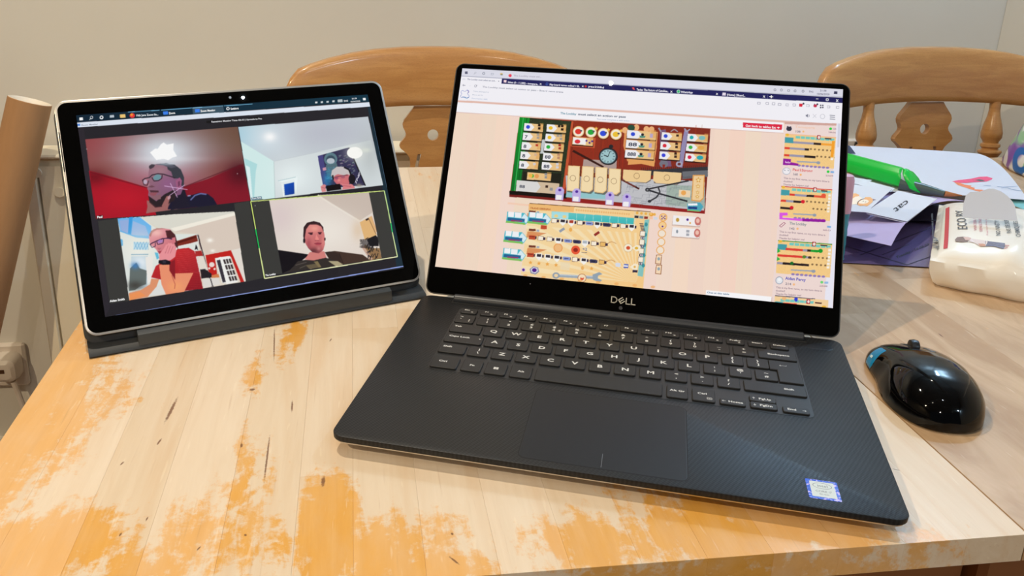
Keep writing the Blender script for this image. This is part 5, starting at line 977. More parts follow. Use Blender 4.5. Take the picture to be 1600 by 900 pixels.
c.poly([(500, 470), (590, 462), (590, 520), (640, 600), (640, 545), (800, 540), (720, 706), (560, 730), (520, 640)], (238, 148, 112)); c.blob(640, 660, 70, 50, (250, 170, 110), .7, clip=[(500, 470), (590, 462), (640, 600), (800, 540), (720, 706), (560, 730)]); c.line([(610, 560), (640, 640), (635, 680)], 7, (186, 84, 76), .8)
hd = [(420, 190), (450, 156), (520, 146), (600, 160), (640, 220), (660, 290), (640, 350), (560, 380), (500, 376), (470, 330), (420, 290), (410, 220)]
c.poly(hd, (232, 160, 166), col2=(206, 110, 120), axis=((430, 200), (620, 340))); c.poly([(555, 170), (600, 165), (640, 205), (662, 280), (665, 330), (640, 300), (625, 230), (600, 240), (570, 235)], (78, 36, 40)); c.poly([(412, 210), (430, 172), (480, 148), (560, 152), (480, 162), (440, 190), (425, 225)], (160, 110, 100), .8); c.blob(480, 190, 50, 30, (250, 200, 190), .8, clip=hd)
c.line([(418, 292), (436, 280), (475, 262), (530, 240), (575, 236), (640, 250)], 9, (54, 34, 70)); c.line([(478, 268), (488, 292), (534, 280), (540, 244)], 7, (54, 34, 70)); c.line([(422, 292), (436, 318), (466, 308), (466, 272)], 6, (54, 34, 70)); c.ell(510, 264, 24, 15, (176, 130, 190), rot=-.3); c.poly([(480, 320), (520, 322), (500, 345)], (190, 110, 120)); c.poly([(486, 350), (530, 345), (505, 376)], (170, 64, 80)); c.poly([(612, 236), (640, 226), (645, 272), (622, 284)], (214, 120, 130))
c.poly([(500, 420), (500, 380), (545, 320), (560, 290), (575, 290), (580, 276), (596, 282), (605, 276), (618, 290), (632, 285), (645, 310), (650, 350), (640, 400), (600, 430), (520, 440)], (236, 150, 156)); [c.line([(x, 300 + i * 4), (x - 25, 370)], 4, (190, 96, 110), .9) for i, x in enumerate((578, 600, 622))]
c.poly([(496, 430), (560, 424), (600, 440), (596, 468), (530, 470), (494, 456)], (22, 18, 30)); c.rect(530, 432, 30, 24, (50, 46, 60), sk=(0, 0))
c.text('Aidan Smith', (66, 800), (196, 780), 20, W_)
c.blur(Q3, 1)
# video 4 : man with earphones on a sofa, active speaker frame
c.view(390, 300, .15625)
Q4 = [(195, 82), (1192, 2), (1320, 662), (325, 812)]
c.poly(Q4, (230, 218, 208), noise=.02); c.poly([(680, 30), (1195, 2), (1235, 205), (1100, 290)], (206, 190, 178)); c.line([(680, 32), (800, 110), (1100, 292)], 18, (236, 226, 214)); c.line([(1100, 290), (1235, 205)], 9, (230, 220, 208)); c.blob(760, 400, 330, 200, (246, 240, 230), .7, clip=Q4); c.blob(300, 250, 180, 200, (222, 204, 204), .8, clip=Q4); c.blob(1080, 380, 60, 100, (226, 200, 170), .7, clip=Q4)
c.poly([(1100, 302), (1215, 240), (1270, 430), (1150, 480)], (230, 184, 124)); c.line([(1160, 280), (1190, 265)], 18, (60, 44, 40)); c.line([(1190, 265), (1262, 420)], 7, (150, 110, 80)); c.line([(1215, 240), (1270, 400)], 12, (224, 176, 130))
c.poly([(1150, 520), (1210, 560), (1300, 560), (1318, 662), (1200, 684), (1140, 560)], (150, 116, 80)); c.poly([(1110, 540), (1140, 540), (1230, 670), (1205, 680)], (206, 170, 150))
for i in range(46): a_ = RNG.rand() * 1; x = 1180 + RNG.rand() * 110; y = 450 + RNG.rand() * 200; c.line([(x, y), (x + RNG.randint(-30, 20), y + RNG.randint(10, 50))], 7, (24, 22, 28), .9)
for i in range(14): c.line([(1190 + RNG.rand() * 60, 470 + i * 7), (1095 + RNG.rand() * 30, 476 + i * 6)], 5, (40, 36, 40), .8)
c.poly([(1170, 470), (1260, 430), (1285, 460), (1290, 540), (1200, 540)], (26, 24, 30))
c.poly([(275, 576), (600, 624), (500, 700), (440, 790), (325, 812), (300, 700)], (18, 14, 22)); c.poly([(750, 600), (850, 588), (1130, 625), (1205, 682), (930, 722), (800, 680)], (70, 52, 44)); c.line([(895, 612), (935, 715)], 7, (40, 30, 28)); c.poly([(750, 600), (830, 590), (900, 620), (920, 715), (820, 700)], (56, 42, 38))
c.poly([(550, 670), (600, 600), (745, 590), (770, 660), (640, 690)], (214, 130, 124)); c.poly([(440, 740), (480, 690), (560, 676), (640, 682), (760, 655), (860, 684), (935, 728), (600, 770), (325, 812), (400, 780)], (52, 46, 44)); c.poly([(560, 730), (680, 712), (700, 750), (600, 770)], (104, 92, 70)); c.poly([(640, 694), (680, 690), (716, 748), (690, 752)], (130, 114, 80)); c.poly([(785, 688), (880, 690), (935, 724), (860, 740)], (176, 164, 130)); c.line([(460, 730), (570, 700)], 8, (90, 82, 78)); c.line([(500, 760), (560, 735)], 7, (96, 90, 80))
hd = [(545, 380), (565, 325), (620, 300), (680, 305), (730, 350), (748, 430), (752, 520), (735, 580), (690, 612), (625, 600), (585, 560), (550, 500), (540, 440)]
c.poly(hd, (222, 134, 130), col2=(190, 96, 100), axis=((600, 350), (740, 560))); c.poly([(535, 440), (540, 350), (575, 305), (640, 290), (700, 305), (735, 350), (740, 400), (715, 345), (670, 325), (600, 325), (565, 370), (552, 450), (548, 500)], (50, 28, 34)); c.blob(650, 365, 50, 34, (246, 166, 150), .8, clip=hd); c.blob(630, 590, 80, 36, (90, 44, 50), .85, clip=hd); c.blob(590, 520, 26, 60, (160, 74, 84), .7, clip=hd); c.blob(735, 500, 18, 80, (236, 150, 140), .6, clip=hd)
c.poly([(580, 405), (632, 402), (630, 414), (590, 416)], (80, 36, 46)); c.poly([(680, 400), (722, 400), (720, 410), (684, 412)], (80, 36, 46)); c.ell(614, 420, 16, 7, (60, 30, 44)); c.ell(702, 416, 14, 7, (60, 30, 44)); c.poly([(665, 420), (690, 465), (695, 480), (660, 482), (655, 470)], (236, 140, 134)); c.line([(650, 482), (695, 484)], 5, (140, 60, 70)); c.poly([(645, 512), (680, 502), (720, 510), (705, 528), (665, 530)], (176, 70, 84)); c.line([(645, 514), (720, 512)], 4, (110, 40, 54)); c.ell(545, 485, 11, 26, (30, 24, 32)); c.ell(752, 470, 7, 16, (40, 34, 40)); c.blob(690, 565, 20, 20, (226, 150, 146), .6, clip=hd)
# letterbox greys and frames
c.poly([(24, 96), (195, 82), (325, 812), (148, 840)], (58, 58, 56)); c.poly([(1192, 2), (1345, -10), (1480, 636), (1320, 662)], (60, 60, 58)); 
c.blur(Q4, 1)
gl = [(12, 94), (1345, -12), (1476, 645), (150, 862), (12, 94)]
c.line([gl[0], gl[1]], 9, (206, 224, 130)); c.line([gl[2], gl[3]], 10, (240, 240, 190)); c.line([(1345, -12), (1410, 310)], 10, (200, 230, 150)); c.line([(1410, 310), (1425, 400)], 10, (40, 200, 110)); c.line([(1425, 400), (1476, 645)], 9, (220, 240, 170)); c.line([(12, 94), (60, 370)], 10, (210, 230, 120)); c.line([(60, 370), (95, 560)], 11, (30, 196, 90)); c.line([(95, 560), (150, 862)], 10, (226, 240, 160))
c.text('The Loobby', (160, 843), (262, 826), 19, W_); c.poly([(50, 128), (62, 136), (54, 144)], (150, 150, 150))
c.view(160, 330, .17778)
c.poly([(0, 78), (134, 62), (238, 782), (60, 806)], (58, 58, 56), .9) if False else None
c.view(0, 0, 1)
c.poly([(153, 345), (184, 341), (202, 469.5), (172, 474)], (57, 57, 55)); c.poly([(366.5, 330), (389, 314), (411, 434), (384, 440)], (58, 58, 56)); c.poly([(366, 318), (390, 314), (392, 330), (368, 333)], (58, 58, 56))
c.view(160, 330, .17778); c.text('Aidan Smith', (66, 800), (196, 780), 20, W_)
c.view(0, 0, 1)
c.line([(578.5, 166), (630.8, 415.8)], 1.1, (150, 190, 240)); c.line([(164, 496.0), (400, 455.5), (630.8, 415.6)], 1.5, (150, 170, 236))
c.build(tglass, 'display', .00034, .92)

# ---------------------------------------------------------------- papers, cards and bits at the right
def sheet(name, ctrl, m, label=None, cat=None, n=12, th=.0003, parent=None):
    """ctrl: 3x3 (or 2x2) world points, row-major; smooth quadratic patch with thickness"""
    P = np.array(ctrl, float); k = P.shape[0]
    if k == 2: P = np.array([[P[0, 0], (P[0, 0] + P[0, 1]) / 2, P[0, 1]], [(P[0, 0] + P[1, 0]) / 2, P.mean((0, 1)), (P[0, 1] + P[1, 1]) / 2], [P[1, 0], (P[1, 0] + P[1, 1]) / 2, P[1, 1]]])
    B = lambda t: np.array(((1 - t) * (1 - 2 * t), 4 * t * (1 - t), t * (2 * t - 1)))      # interpolating
    S = lambda u, v: np.einsum('i,j,ijk', B(v), B(u), P)
    V = [S(i / n, j / n) for j in range(n + 1) for i in range(n + 1)]; N = len(V); V += [p - np.array((0, 0, th)) for p in V]; F = []
    for j in range(n):
        for i in range(n): a = j * (n + 1) + i; F.append((a, a + n + 1, a + n + 2, a + 1)); F.append((a + N, a + 1 + N, a + n + 2 + N, a + n + 1 + N))
    edge = [i for i in range(n + 1)] + [j * (n + 1) + n for j in range(1, n + 1)] + [n * (n + 1) + i for i in range(n - 1, -1, -1)] + [j * (n + 1) for j in range(n - 1, 0, -1)]
    for a, b in zip(edge, edge[1:] + edge[:1]): F.append((a, b, b + N, a + N))
    org = V[0].copy(); V = [p - org for p in V]
    o = obj(name, V, F, m, parent); o.location = org if parent is None else (0, 0, 0)
    bm = bmesh.new(); bm.from_mesh(o.data); bmesh.ops.recalc_face_normals(bm, faces=bm.faces[:]); bm.to_mesh(o.data); bm.free(); autosmooth(o, 50); tag(o, label, cat)
    o_S = lambda u, v, h=.00025: S(u, v) - org + np.array((0, 0, h)); return o, o_S
def flat_on(name, Sf, polys, m, parent, sub=1):
    """thin print lying on a sheet: polys in (u, v)"""
    V = []; F = []
    for p in polys: k = len(V); V += [Sf(u, v) for u, v in p]; F.append(tuple(range(k, k + len(p))))
    return obj(name, V, F, m, parent)
def text_on(name, Sf, s, uv0, du, dv, m, parent, bold=.02):
    """text whose x axis runs along du and y axis along dv in (u, v), unit = full string width / em"""
    tv, tf, tw = text_vf(s, 1.0, 1, bold); V = [Sf(uv0[0] + du[0] * x / tw + dv[0] * y, uv0[1] + du[1] * x / tw + dv[1] * y) for x, y, _ in tv]
    return obj(name, V, tf, m, parent)
M_paper = mat('white_paper', (214, 218, 232), .6, noise=.015, nscale=60); M_card = mat('white_card', (218, 222, 236), .5)
M_lilac = mat('lilac_paper', (196, 180, 226), .55, noise=.02, nscale=60); M_print = mat('shaded_lavender_print', (112, 100, 150), .22, coat=.4, noise=.06, nscale=30)  # print sheet: shade over the pale lilac paper is put into its colour
M_ink = mat('black_ink', (32, 28, 44), .6); M_ink2 = mat('dark_violet_ink', (30, 22, 48), .6)
# printed sheet in a glossy sleeve, flat on the table
A = lambda px, py, z: at(px, py, z)
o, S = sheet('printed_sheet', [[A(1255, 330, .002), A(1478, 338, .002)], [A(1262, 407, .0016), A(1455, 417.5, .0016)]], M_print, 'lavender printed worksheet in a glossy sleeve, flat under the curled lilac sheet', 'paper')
def uvof(px, py, z=.002, q=None):
    # inverse of the bilinear print sheet, by Newton
    T_ = A(px, py, z)[:2]; u = v = .5
    for _ in range(12):
        p0 = (S(u, v) + np.array(o.location))[:2]; du = ((S(u + 1e-3, v) + np.array(o.location))[:2] - p0) / 1e-3; dv = ((S(u, v + 1e-3) + np.array(o.location))[:2] - p0) / 1e-3
        d = np.linalg.solve(np.array([du, dv]).T, T_ - p0); u += d[0]; v += d[1]
    return u, v
def pline(a, b, w=.0006, z=.002):
    ua, ub = np.array(uvof(*a, z)), np.array(uvof(*b, z)); d = ub - ua; d /= np.linalg.norm(d); n_ = np.array((-d[1], d[0])) * w * 6; return [tuple(ua + n_), tuple(ub + n_), tuple(ub - n_), tuple(ua - n_)]
flat_on('printed_lines', S, [pline((1344, 398.5), (1457, 355), 0.0007), pline((1416, 414), (1456, 400), .0007), pline((1366, 398), (1416, 413), .0007), pline((1320, 384), (1366, 398), .0007), pline((1378, 398), (1420, 382), .0005)], M_ink2, o)
a0, a1 = np.array(uvof(1401, 404)), np.array(uvof(1452, 383)); up0 = np.array(uvof(1400, 400.5)) - a0
text_on('printed_heading', S, 'Tuesday - 16.06.20', tuple(a0), tuple(a1 - a0), tuple(up0 * 1.5), M_ink2, o, .03)
# lilac sheet, curled, tip raised
o, S = sheet('lilac_sheet', [[A(1300, 296, .010), A(1410, 302, .014), A(1520, 316, .020)], [A(1300, 330, .014), A(1385, 330, .021), A(1447, 323, .030)], [A(1300, 363, .020), A(1348, 374, .026), A(1392.5, 384, .030)]], M_lilac, 'lilac paper sheet curling up at its near corner under the flash cards', 'paper')
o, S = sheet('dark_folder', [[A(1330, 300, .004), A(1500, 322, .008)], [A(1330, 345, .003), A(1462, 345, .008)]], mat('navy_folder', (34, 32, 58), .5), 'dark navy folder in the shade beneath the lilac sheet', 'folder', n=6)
# big drawing
o, S = sheet('drawing_sheet', [[A(1325, 227.5, .0240), A(1428, 233, .0225), A(1524, 239.5, .0220)], [A(1330, 262, .0215), A(1438, 265, .0195), A(1562, 258, .0200)], [A(1338, 297, .0205), A(1470, 303, .0195), A(1606, 312.5, .0180)]], M_paper, 'large white paper with a child\'s pink and orange drawing, against the right chair', 'paper', n=20)
DS, DO = S, o
pad_ = [at(1345, 238, .017), at(1515, 247, .017), at(1560, 304, .015), at(1380, 290, .015)]
sk_ = obj('sketch_pad', *stack([[(q[0] - pad_[0][0], q[1] - pad_[0][1], z - .0085) for q in pad_] for z in (.0004, .0165)][::-1]), mat('pad_cover_grey', (176, 178, 190), .6)); sk_.location = (pad_[0][0], pad_[0][1], .0085); tag(sk_, 'closed grey sketch pad lying under the large drawing', 'pad')
bm = bmesh.new(); bm.from_mesh(sk_.data); bmesh.ops.recalc_face_normals(bm, faces=bm.faces[:]); bm.to_mesh(sk_.data); bm.free()
def inv(Sf, ob, px, py):
    u = v = .5
    for _ in range(25):
        def pr(u, v):
            q = ROW @ (Sf(u, v) + np.array(ob.location) - CAM); return np.array((CX + FPX * q[0] / q[2], CY + FPX * q[1] / q[2]))
        p0 = pr(u, v); J = np.array([(pr(u + 1e-4, v) - p0) / 1e-4, (pr(u, v + 1e-4) - p0) / 1e-4]).T; d = np.linalg.solve(J, np.array((px, py)) - p0); u += d[0]; v += d[1]
    return u, v
def blob_print(name, Sf, ob, px_pts, m, ox=0, oy=0, k=1, h=.00025):
    # filled outline as triangle fan around centroid (points in photo pixels or zoom units)
    uv = [inv(Sf, ob, ox + k * x, oy + k * y) for x, y in px_pts]; V = [Sf(u, v, h) for u, v in uv]; bm = bmesh.new(); vs = [bm.verts.new(p) for p in V]
    es = [bm.edges.new((vs[i], vs[(i + 1) % len(vs)])) for i in range(len(vs))]; bmesh.ops.triangle_fill(bm, edges=es, use_beauty=True); bmesh.ops.recalc_face_normals(bm, faces=bm.faces[:])
    me = bpy.data.meshes.new(name); bm.to_mesh(me); bm.free(); return link(name, me, m, ob)
z_ = .08889
blob_print('drawn_pink_body', DS, DO, [(85, 375), (200, 352), (420, 328), (560, 295), (700, 290), (800, 320), (780, 345), (690, 378), (520, 388), (330, 402), (190, 400)], mat('pink_pencil', (236, 92, 132), .7, noise=.2, nscale=300), 1480, 250, z_)
blob_print('drawn_grey_patch', DS, DO, [(485, 352), (560, 338), (620, 348), (665, 376), (580, 376)], mat('grey_green_pencil', (92, 104, 104), .7), 1480, 250, z_, .00035)
blob_print('drawn_orange_legs', DS, DO, [(120, 385), (220, 398), (300, 430), (430, 450), (410, 466), (490, 492), (470, 512), (600, 522), (640, 528), (570, 556), (430, 520), (330, 486), (190, 440)], mat('orange_pencil', (240, 140, 96), .7, noise=.2, nscale=300), 1480, 250, z_)
for q_, pts in enumerate(([(640, 444), (700, 446), (770, 452), (765, 460), (700, 456), (640, 450)], [(880, 462), (980, 470), (1240, 458), (1240, 464), (980, 478), (880, 468)], [(950, 490), (1060, 486), (1180, 520), (1330, 540), (1330, 545), (1170, 528), (1060, 494), (950, 496)])):
    blob_print('pencil_scribble', DS, DO, pts, mat('pale_blue_pencil', (150, 172, 206), .7), 1480, 250, z_)
o, S = sheet('teal_card', [[A(1575, 308.5, .015), A(1612, 312, .015)], [A(1586, 322, .012), A(1612, 332, .012)]], mat('teal_card', (120, 186, 190), .6), 'teal card poking out beneath the big drawing by the wipes', 'card', n=3)
o, S = sheet('navy_card', [[A(1316, 224, .031), A(1328, 228, .030)], [A(1316, 240, .029), A(1337, 240, .029)]], mat('navy_card', (30, 50, 84), .5), 'navy card corner just right of the laptop screen edge', 'card', n=3)
# flash cards
CZ = .0325
def card(px4, z, lb):
    (a, b, c_, d) = px4; r = sheet('flash_card', [[A(*a, z + .0015), A(*b, z)], [A(*d, z), A(*c_, z - .0005)]], M_card, lb, 'card', n=4, th=.0005); tag(r[0], group='white flash cards on the lilac sheet'); return r
card([(1300, 272), (1363, 281.5), (1345, 288), (1300, 285)], .029, 'blank white card nearest the pink glue stick top'); card([(1350, 281), (1398, 294), (1392, 300), (1340, 288)], .0290, 'white card with only its back edge showing under the green tube')

CO2, CS2 = card([(1308, 286), (1394.3, 294.8), (1354.2, 331.6), (1282, 326.5)], .0318, 'white flash card picturing an orange cat, left of the word card')
k_ = .1111
blob_print('cat_body_print', CS2, CO2, [(250, 560), (340, 560), (385, 580), (380, 598), (430, 628), (380, 660), (350, 712), (240, 716), (215, 690), (215, 600)], mat('cat_cream', (250, 236, 220), .6), 1300, 240, k_)
blob_print('cat_back_print', CS2, CO2, [(250, 562), (340, 560), (385, 580), (378, 598), (330, 605), (290, 632), (250, 640)], mat('cat_orange', (240, 180, 120), .6), 1300, 240, k_, .0003)
blob_print('cat_head_print', CS2, CO2, [(350, 715), (362, 680), (400, 645), (450, 632), (470, 612), (540, 612), (575, 640), (570, 680), (530, 715), (490, 742), (450, 730), (400, 738)], bpy.data.materials['cat_orange'], 1300, 240, k_, .0003)
blob_print('cat_face_print', CS2, CO2, [(372, 700), (385, 672), (430, 645), (490, 648), (520, 668), (500, 695), (440, 708)], bpy.data.materials['cat_cream'], 1300, 240, k_, .0004)
blob_print('cat_outline_print', CS2, CO2, [(350, 715), (360, 680), (400, 648), (452, 634), (452, 640), (404, 655), (368, 684), (360, 716)], M_ink, 1300, 240, k_, .0005)
blob_print('cat_ear_print', CS2, CO2, [(575, 635), (622, 648), (575, 664)], mat('ear_grey', (150, 130, 150), .6), 1300, 240, k_)
for pts in ([(430, 672), (445, 668), (446, 674), (431, 678)], [(462, 680), (480, 678), (480, 684), (462, 686)]): blob_print('cat_eye_print', CS2, CO2, pts, M_ink, 1300, 240, k_, .0006)
c3, s3 = card([(1404.5, 300), (1462, 312), (1416, 348.3), (1354, 333.5)], .0310, 'blank flash card just under the word card'); c4, s4 = card([(1403, 298), (1464.5, 310.5), (1417.5, 346), (1352, 331.3)], .0325, 'white flash card printed with the word cat')
p0, p1, pu = np.array(inv(s4, c4, 1424.5, 314.5)), np.array(inv(s4, c4, 1396.5, 327.3)), None
# the word reads towards lower left (letters stand turned): baseline from upper right to lower left
q0, q1 = np.array(inv(s4, c4, 1417.2, 311.6)), np.array(inv(s4, c4, 1395.6, 326.4)); upv = np.array(inv(s4, c4, 1422.8, 318.6)) - q0
text_on('printed_word', s4, 'cat', tuple(q0), tuple(q1 - q0), tuple(upv * 1.35), M_ink, c4, .012)
# green tube, pencil, glue stick
gs, ge = A(1298, 247.5, .036), A(1416, 279.5, .0338); ax = Vector(ge - gs); gl_ = ax.length; ax.normalize(); sd = ax.cross(Vector((0, 0, 1))).normalized(); up_ = sd.cross(ax)
gr = empty('green_pen_case', tuple(gs - np.array((0, 0, .012))), 0, 'bright green plastic tube with a ridge lying on the papers by the laptop', 'pen case')
M_green = mat('bright_green_plastic', (12, 200, 72), .32, sub=.1)
sec = [(.0112, -.008), (.0120, .002), (.0100, .0085), (.0055, .0118), (.0048, .0132), (-.0005, .0132), (-.0012, .0122), (-.0070, .0100), (-.0108, .0040), (-.0118, -.004), (-.0100, -.0098), (-.004, -.0118), (.005, -.0118)]
rings = []
for t_, k_2 in ((0, 1), (.3, 1), (.7, 1.0), (.965, 1.0), (.99, .97), (1, .9)):
    ctr = Vector(gs) + ax * gl_ * t_ - gr.location; sl = (.006 if t_ > .95 else 0)
    rings.append([tuple(ctr + sd * a * k_2 + up_ * b * k_2 + ax * (-b * .45 if t_ > .95 else 0)) for a, b in sec])
autosmooth(obj('barrel', *stack(rings), M_green, gr), 40)
rings = []
for t_, k_2 in ((.985, .93), (1.02, .90), (1.05, .84)):
    ctr = Vector(gs) + ax * gl_ * t_ - gr.location; rings.append([tuple(ctr + sd * a * k_2 + up_ * (b * k_2 - .0005) - ax * b * .5) for a, b in sec])
autosmooth(obj('grey_insert', *stack(rings), mat('pale_grey_insert', (176, 190, 206), .4), gr), 40)
rings = []
for t_, k_2, dz in ((1.045, .90, 0), (1.06, .99, 0), (1.10, .98, -.0004), (1.125, .90, -.001)):
    ctr = Vector(gs) + ax * gl_ * t_ - gr.location; rings.append([tuple(ctr + sd * a * k_2 + up_ * (b * k_2 + dz) - ax * b * .75) for a, b in sec])
autosmooth(obj('cap_rim', *stack(rings), M_green, gr), 40)
pc = empty('paint_brush', tuple(A(1420, 290, .024)), 0, 'grey-green tapered stick with a brown tip poking from the green tube', 'brush'); B0 = pc.location
seg3 = [A(1405, 287, .0280), A(1440, 294, .0262), A(1476, 302.5, .0245)]
autosmooth(obj('handle', *tube([tuple(np.array(p) - np.array(B0)) for p in seg3], [.0078, .0066, .0036], 14), mat('grey_green_lacquer', (74, 92, 88), .3), pc)); autosmooth(obj('tip', *tube([tuple(np.array(p) - np.array(B0)) for p in (A(1475.5, 302.4, .0245), A(1484, 303.8, .0240), A(1503, 305.6, .0225))], [.0037, .0030, .0006], 12), mat('brown_wood_tip', (176, 112, 62), .6), pc))
gb = A(1311.5, 372, .004); gt = A(1318, 276, .058 + .004)
gb = A(1305, 404, .0025); ht = .0735; gtop = A(1320, 268, .0); 
gk = empty('glue_stick', tuple(gb), 0, 'upright glue stick with pink cap, half hidden behind the laptop screen', 'glue stick')
# lean so that the top lands where the cap shows
dirv = ray(1321.5, 272); tt = ((gb[1] + .010) - CAM[1]) / dirv[1]; tpnt = CAM + tt * dirv; axg = Vector(tpnt - gb); Lg = axg.length; gk.rotation_euler = axg.to_track_quat('Z', 'Y').to_euler()
RG = .0092
autosmooth(obj('barrel', *lathe([(RG * .93, 0), (RG * .96, .001)] + [(RG * (.95 if i % 2 else .90), .003 + i * Lg * .055) for i in range(11)] + [(RG * .9, Lg * .62)], 24), mat('teal_ribbed_plastic', (52, 148, 170), .4), gk), 25)
autosmooth(obj('cap', *lathe([(RG * .98, Lg * .55), (RG * 1.04, Lg * .56), (RG * 1.03, Lg * .93), (RG * .9, Lg * .985), (RG * .6, Lg)], 28), mat('pale_pink_plastic', (224, 176, 204), .4), gk), 40)

# ---------------------------------------------------------------- wipes pack
C0 = at(1452, 448, 0); e1 = Vector((.80, -.60, 0)); e2 = Vector((.60, .80, 0))
wp = empty('wipes_pack', tuple(C0), 0, 'white plastic pack of wipes with black lettering at the right edge', 'wipes pack')
M_film = mat('white_film', (244, 240, 232), .32, coat=.25, bump=.25, nscale=28)
WL, WD, WH = .19, .20, .048
def wtop(u, v):      # u along e1 (0..1), v along e2; soft pillow top with a few creases
    b = (1 - abs(2 * u - 1) ** 5) * (1 - abs(2 * v - 1) ** 5)
    h = WH * (.62 + .38 * max(b, 0) ** .5)
    cr = .0040 * math.exp(-((u - .32 - .30 * v) / .035) ** 2) * math.exp(-((v - .10) / .16) ** 2) + .0035 * math.exp(-((u - .62 + .3 * v) / .04) ** 2) * math.exp(-((v - .12) / .12) ** 2) - .0028 * math.exp(-((u - .46) / .07) ** 2 - ((v - .10) / .12) ** 2) - .002 * math.exp(-((u - .16) / .05) ** 2 - ((v - .14) / .1) ** 2)
    return h + cr * 1.4
NU = 40; V = []; F = []
def wpt(u, v, h): 
    bul = .004 * math.sin(PI * min(1, max(0, h / WH)) * .9); x = u * WL; y = v * WD
    x += (-bul if u <= 0 else (bul if u >= 1 else 0)); y += (-bul if v <= 0 else (bul if v >= 1 else 0)); p = e1 * x + e2 * y; return (p[0], p[1], h)
for j in range(NU + 1):
    for i in range(NU + 1):
        u, v = .5 - .5 * math.cos(PI * i / NU), .5 - .5 * math.cos(PI * j / NU); V.append(wpt(u, v, wtop(u, v) if 0 < i < NU and 0 < j < NU else WH * .60))
for j in range(NU):
    for i in range(NU): a = j * (NU + 1) + i; F.append((a, a + 1, a + NU + 2, a + NU + 1))
edge = [(i, 0) for i in range(NU + 1)] + [(NU, j) for j in range(1, NU + 1)] + [(i, NU) for i in range(NU - 1, -1, -1)] + [(0, j) for j in range(NU - 1, 0, -1)]
prev = [j * (NU + 1) + i for i, j in edge]
for fr, ins in ((.42, -.003), (.25, -.002), (.1, .001), (.0, .006)):
    cur = []
    for i, j in edge:
        u, v = .5 - .5 * math.cos(PI * i / NU), .5 - .5 * math.cos(PI * j / NU); x = min(max(u * WL, ins), WL - ins) if ins > 0 else u * WL; y = min(max(v * WD, ins), WD - ins) if ins > 0 else v * WD
        if ins < 0: x += (ins if i == 0 else -ins if i == NU else 0); y += (ins if j == 0 else -ins if j == NU else 0)
        x += .0012 * math.sin(y * 180 + fr * 9); y += .0012 * math.sin(x * 150 + fr * 7)
        p = e1 * x + e2 * y; V.append((p[0], p[1], max(.0004, WH * fr + (.0012 * math.sin(x * 120) if fr > 0 else 0)))); cur.append(len(V) - 1)
    for k in range(len(edge)): k2 = (k + 1) % len(edge); F.append((prev[k], cur[k], cur[k2], prev[k2]))
    prev = cur
F.append(tuple(prev)); wb = autosmooth(obj('pack_body', V, F, M_film, wp), 60)
def wproj(px, py):   # point on the pack top under a photo pixel -> (u, v)
    h = WH
    for _ in range(8):
        p = Vector(at(px, py, h) - C0); u, v = p.dot(e1) / WL, p.dot(e2) / WD; h = wtop(min(max(u, 0.02), .98), min(max(v, 0.02), .98))
    return u, v
WS = lambda u, v, h=.0006: np.array(wpt(u, v, wtop(min(max(u, .001), .999), min(max(v, .001), .999)) + h))
def wtext(s, a, b, uptip, m, bold=.01):
    a, b, c_ = map(lambda q: np.array(wproj(*q)), (a, b, uptip)); tv, tf, tw = text_vf(s, 1.0, 1, bold); V = []
    for x, y, _ in tv: q = a + (b - a) * x / tw + (c_ - a) * y / .72; V.append(WS(q[0], q[1]))
    return obj('printed_text', V, tf, m, wp)
M_wi = mat('grey_print', (96, 100, 106), .5) if 'grey_print' not in bpy.data.materials else mat('pack_lettering', (96, 100, 106), .5); M_wp = mat('pink_lettering', (214, 150, 160), .5); M_red = mat('red_stripe', (204, 72, 84), .45)
def wstrip(pts, w, m, name='printed_stripe'):
    V = []; F = []; P = [np.array(wproj(*q)) for q in pts]; n = 14
    for k in range(n + 1): q = P[0] + (P[-1] - P[0]) * k / n; V += [WS(q[0] - w, q[1]), WS(q[0] + w, q[1])]
    for k in range(n): F.append((2 * k, 2 * k + 1, 2 * k + 3, 2 * k + 2))
    return obj(name, V, F, m, wp)
z3 = .13333; Z = lambda x, y: (1430 + x * z3, 290 + y * z3)
wstrip([Z(352, 748), Z(378, 262)], .009, M_red)
wtext('ECO BY', Z(612, 520), Z(575, 290), Z(495, 522), M_wi); wtext('WATER WIPES', Z(722, 530), Z(706, 300), Z(686, 530), M_wp); wtext('SENSITIVE CARE', Z(788, 545), Z(765, 300), Z(752, 545), M_wp); wtext('fragrance free baby wipes', Z(850, 588), Z(828, 300), Z(832, 588), M_wp)
wtext('NO NASTY CHEMICALS', Z(1000, 590), Z(955, 250), Z(945, 592), M_wi); wtext('PAS DE SUBSTANCES', Z(1128, 560), Z(1060, 290), Z(1072, 564), M_wi); wtext('CHIMIQUES NOCIVES', Z(1238, 605), Z(1165, 290), Z(1180, 608), M_wi); wtext('100% BIODEGRADABLE WIPES', Z(285, 735), Z(262, 280), Z(262, 735), M_wi)
def wpoly(pts, m, name, h=.0007):
    V = [WS(*wproj(*Z(x, y)), h) for x, y in pts]; bm = bmesh.new(); vs = [bm.verts.new(p) for p in V]; es = [bm.edges.new((vs[i], vs[(i + 1) % len(vs)])) for i in range(len(vs))]; bmesh.ops.triangle_fill(bm, edges=es, use_beauty=True)
    me = bpy.data.meshes.new(name); bm.to_mesh(me); bm.free(); return link(name, me, m, wp)
wpoly([(465, 640), (490, 612), (560, 605), (620, 612), (600, 640), (620, 665), (540, 668), (470, 662)], mat('printed_brown_hair', (132, 104, 90), .5), 'printed_figure_hair'); wpoly([(560, 612), (620, 612), (655, 625), (640, 648), (590, 652)], mat('printed_skin', (214, 180, 168), .5), 'printed_figure_face', .0009)
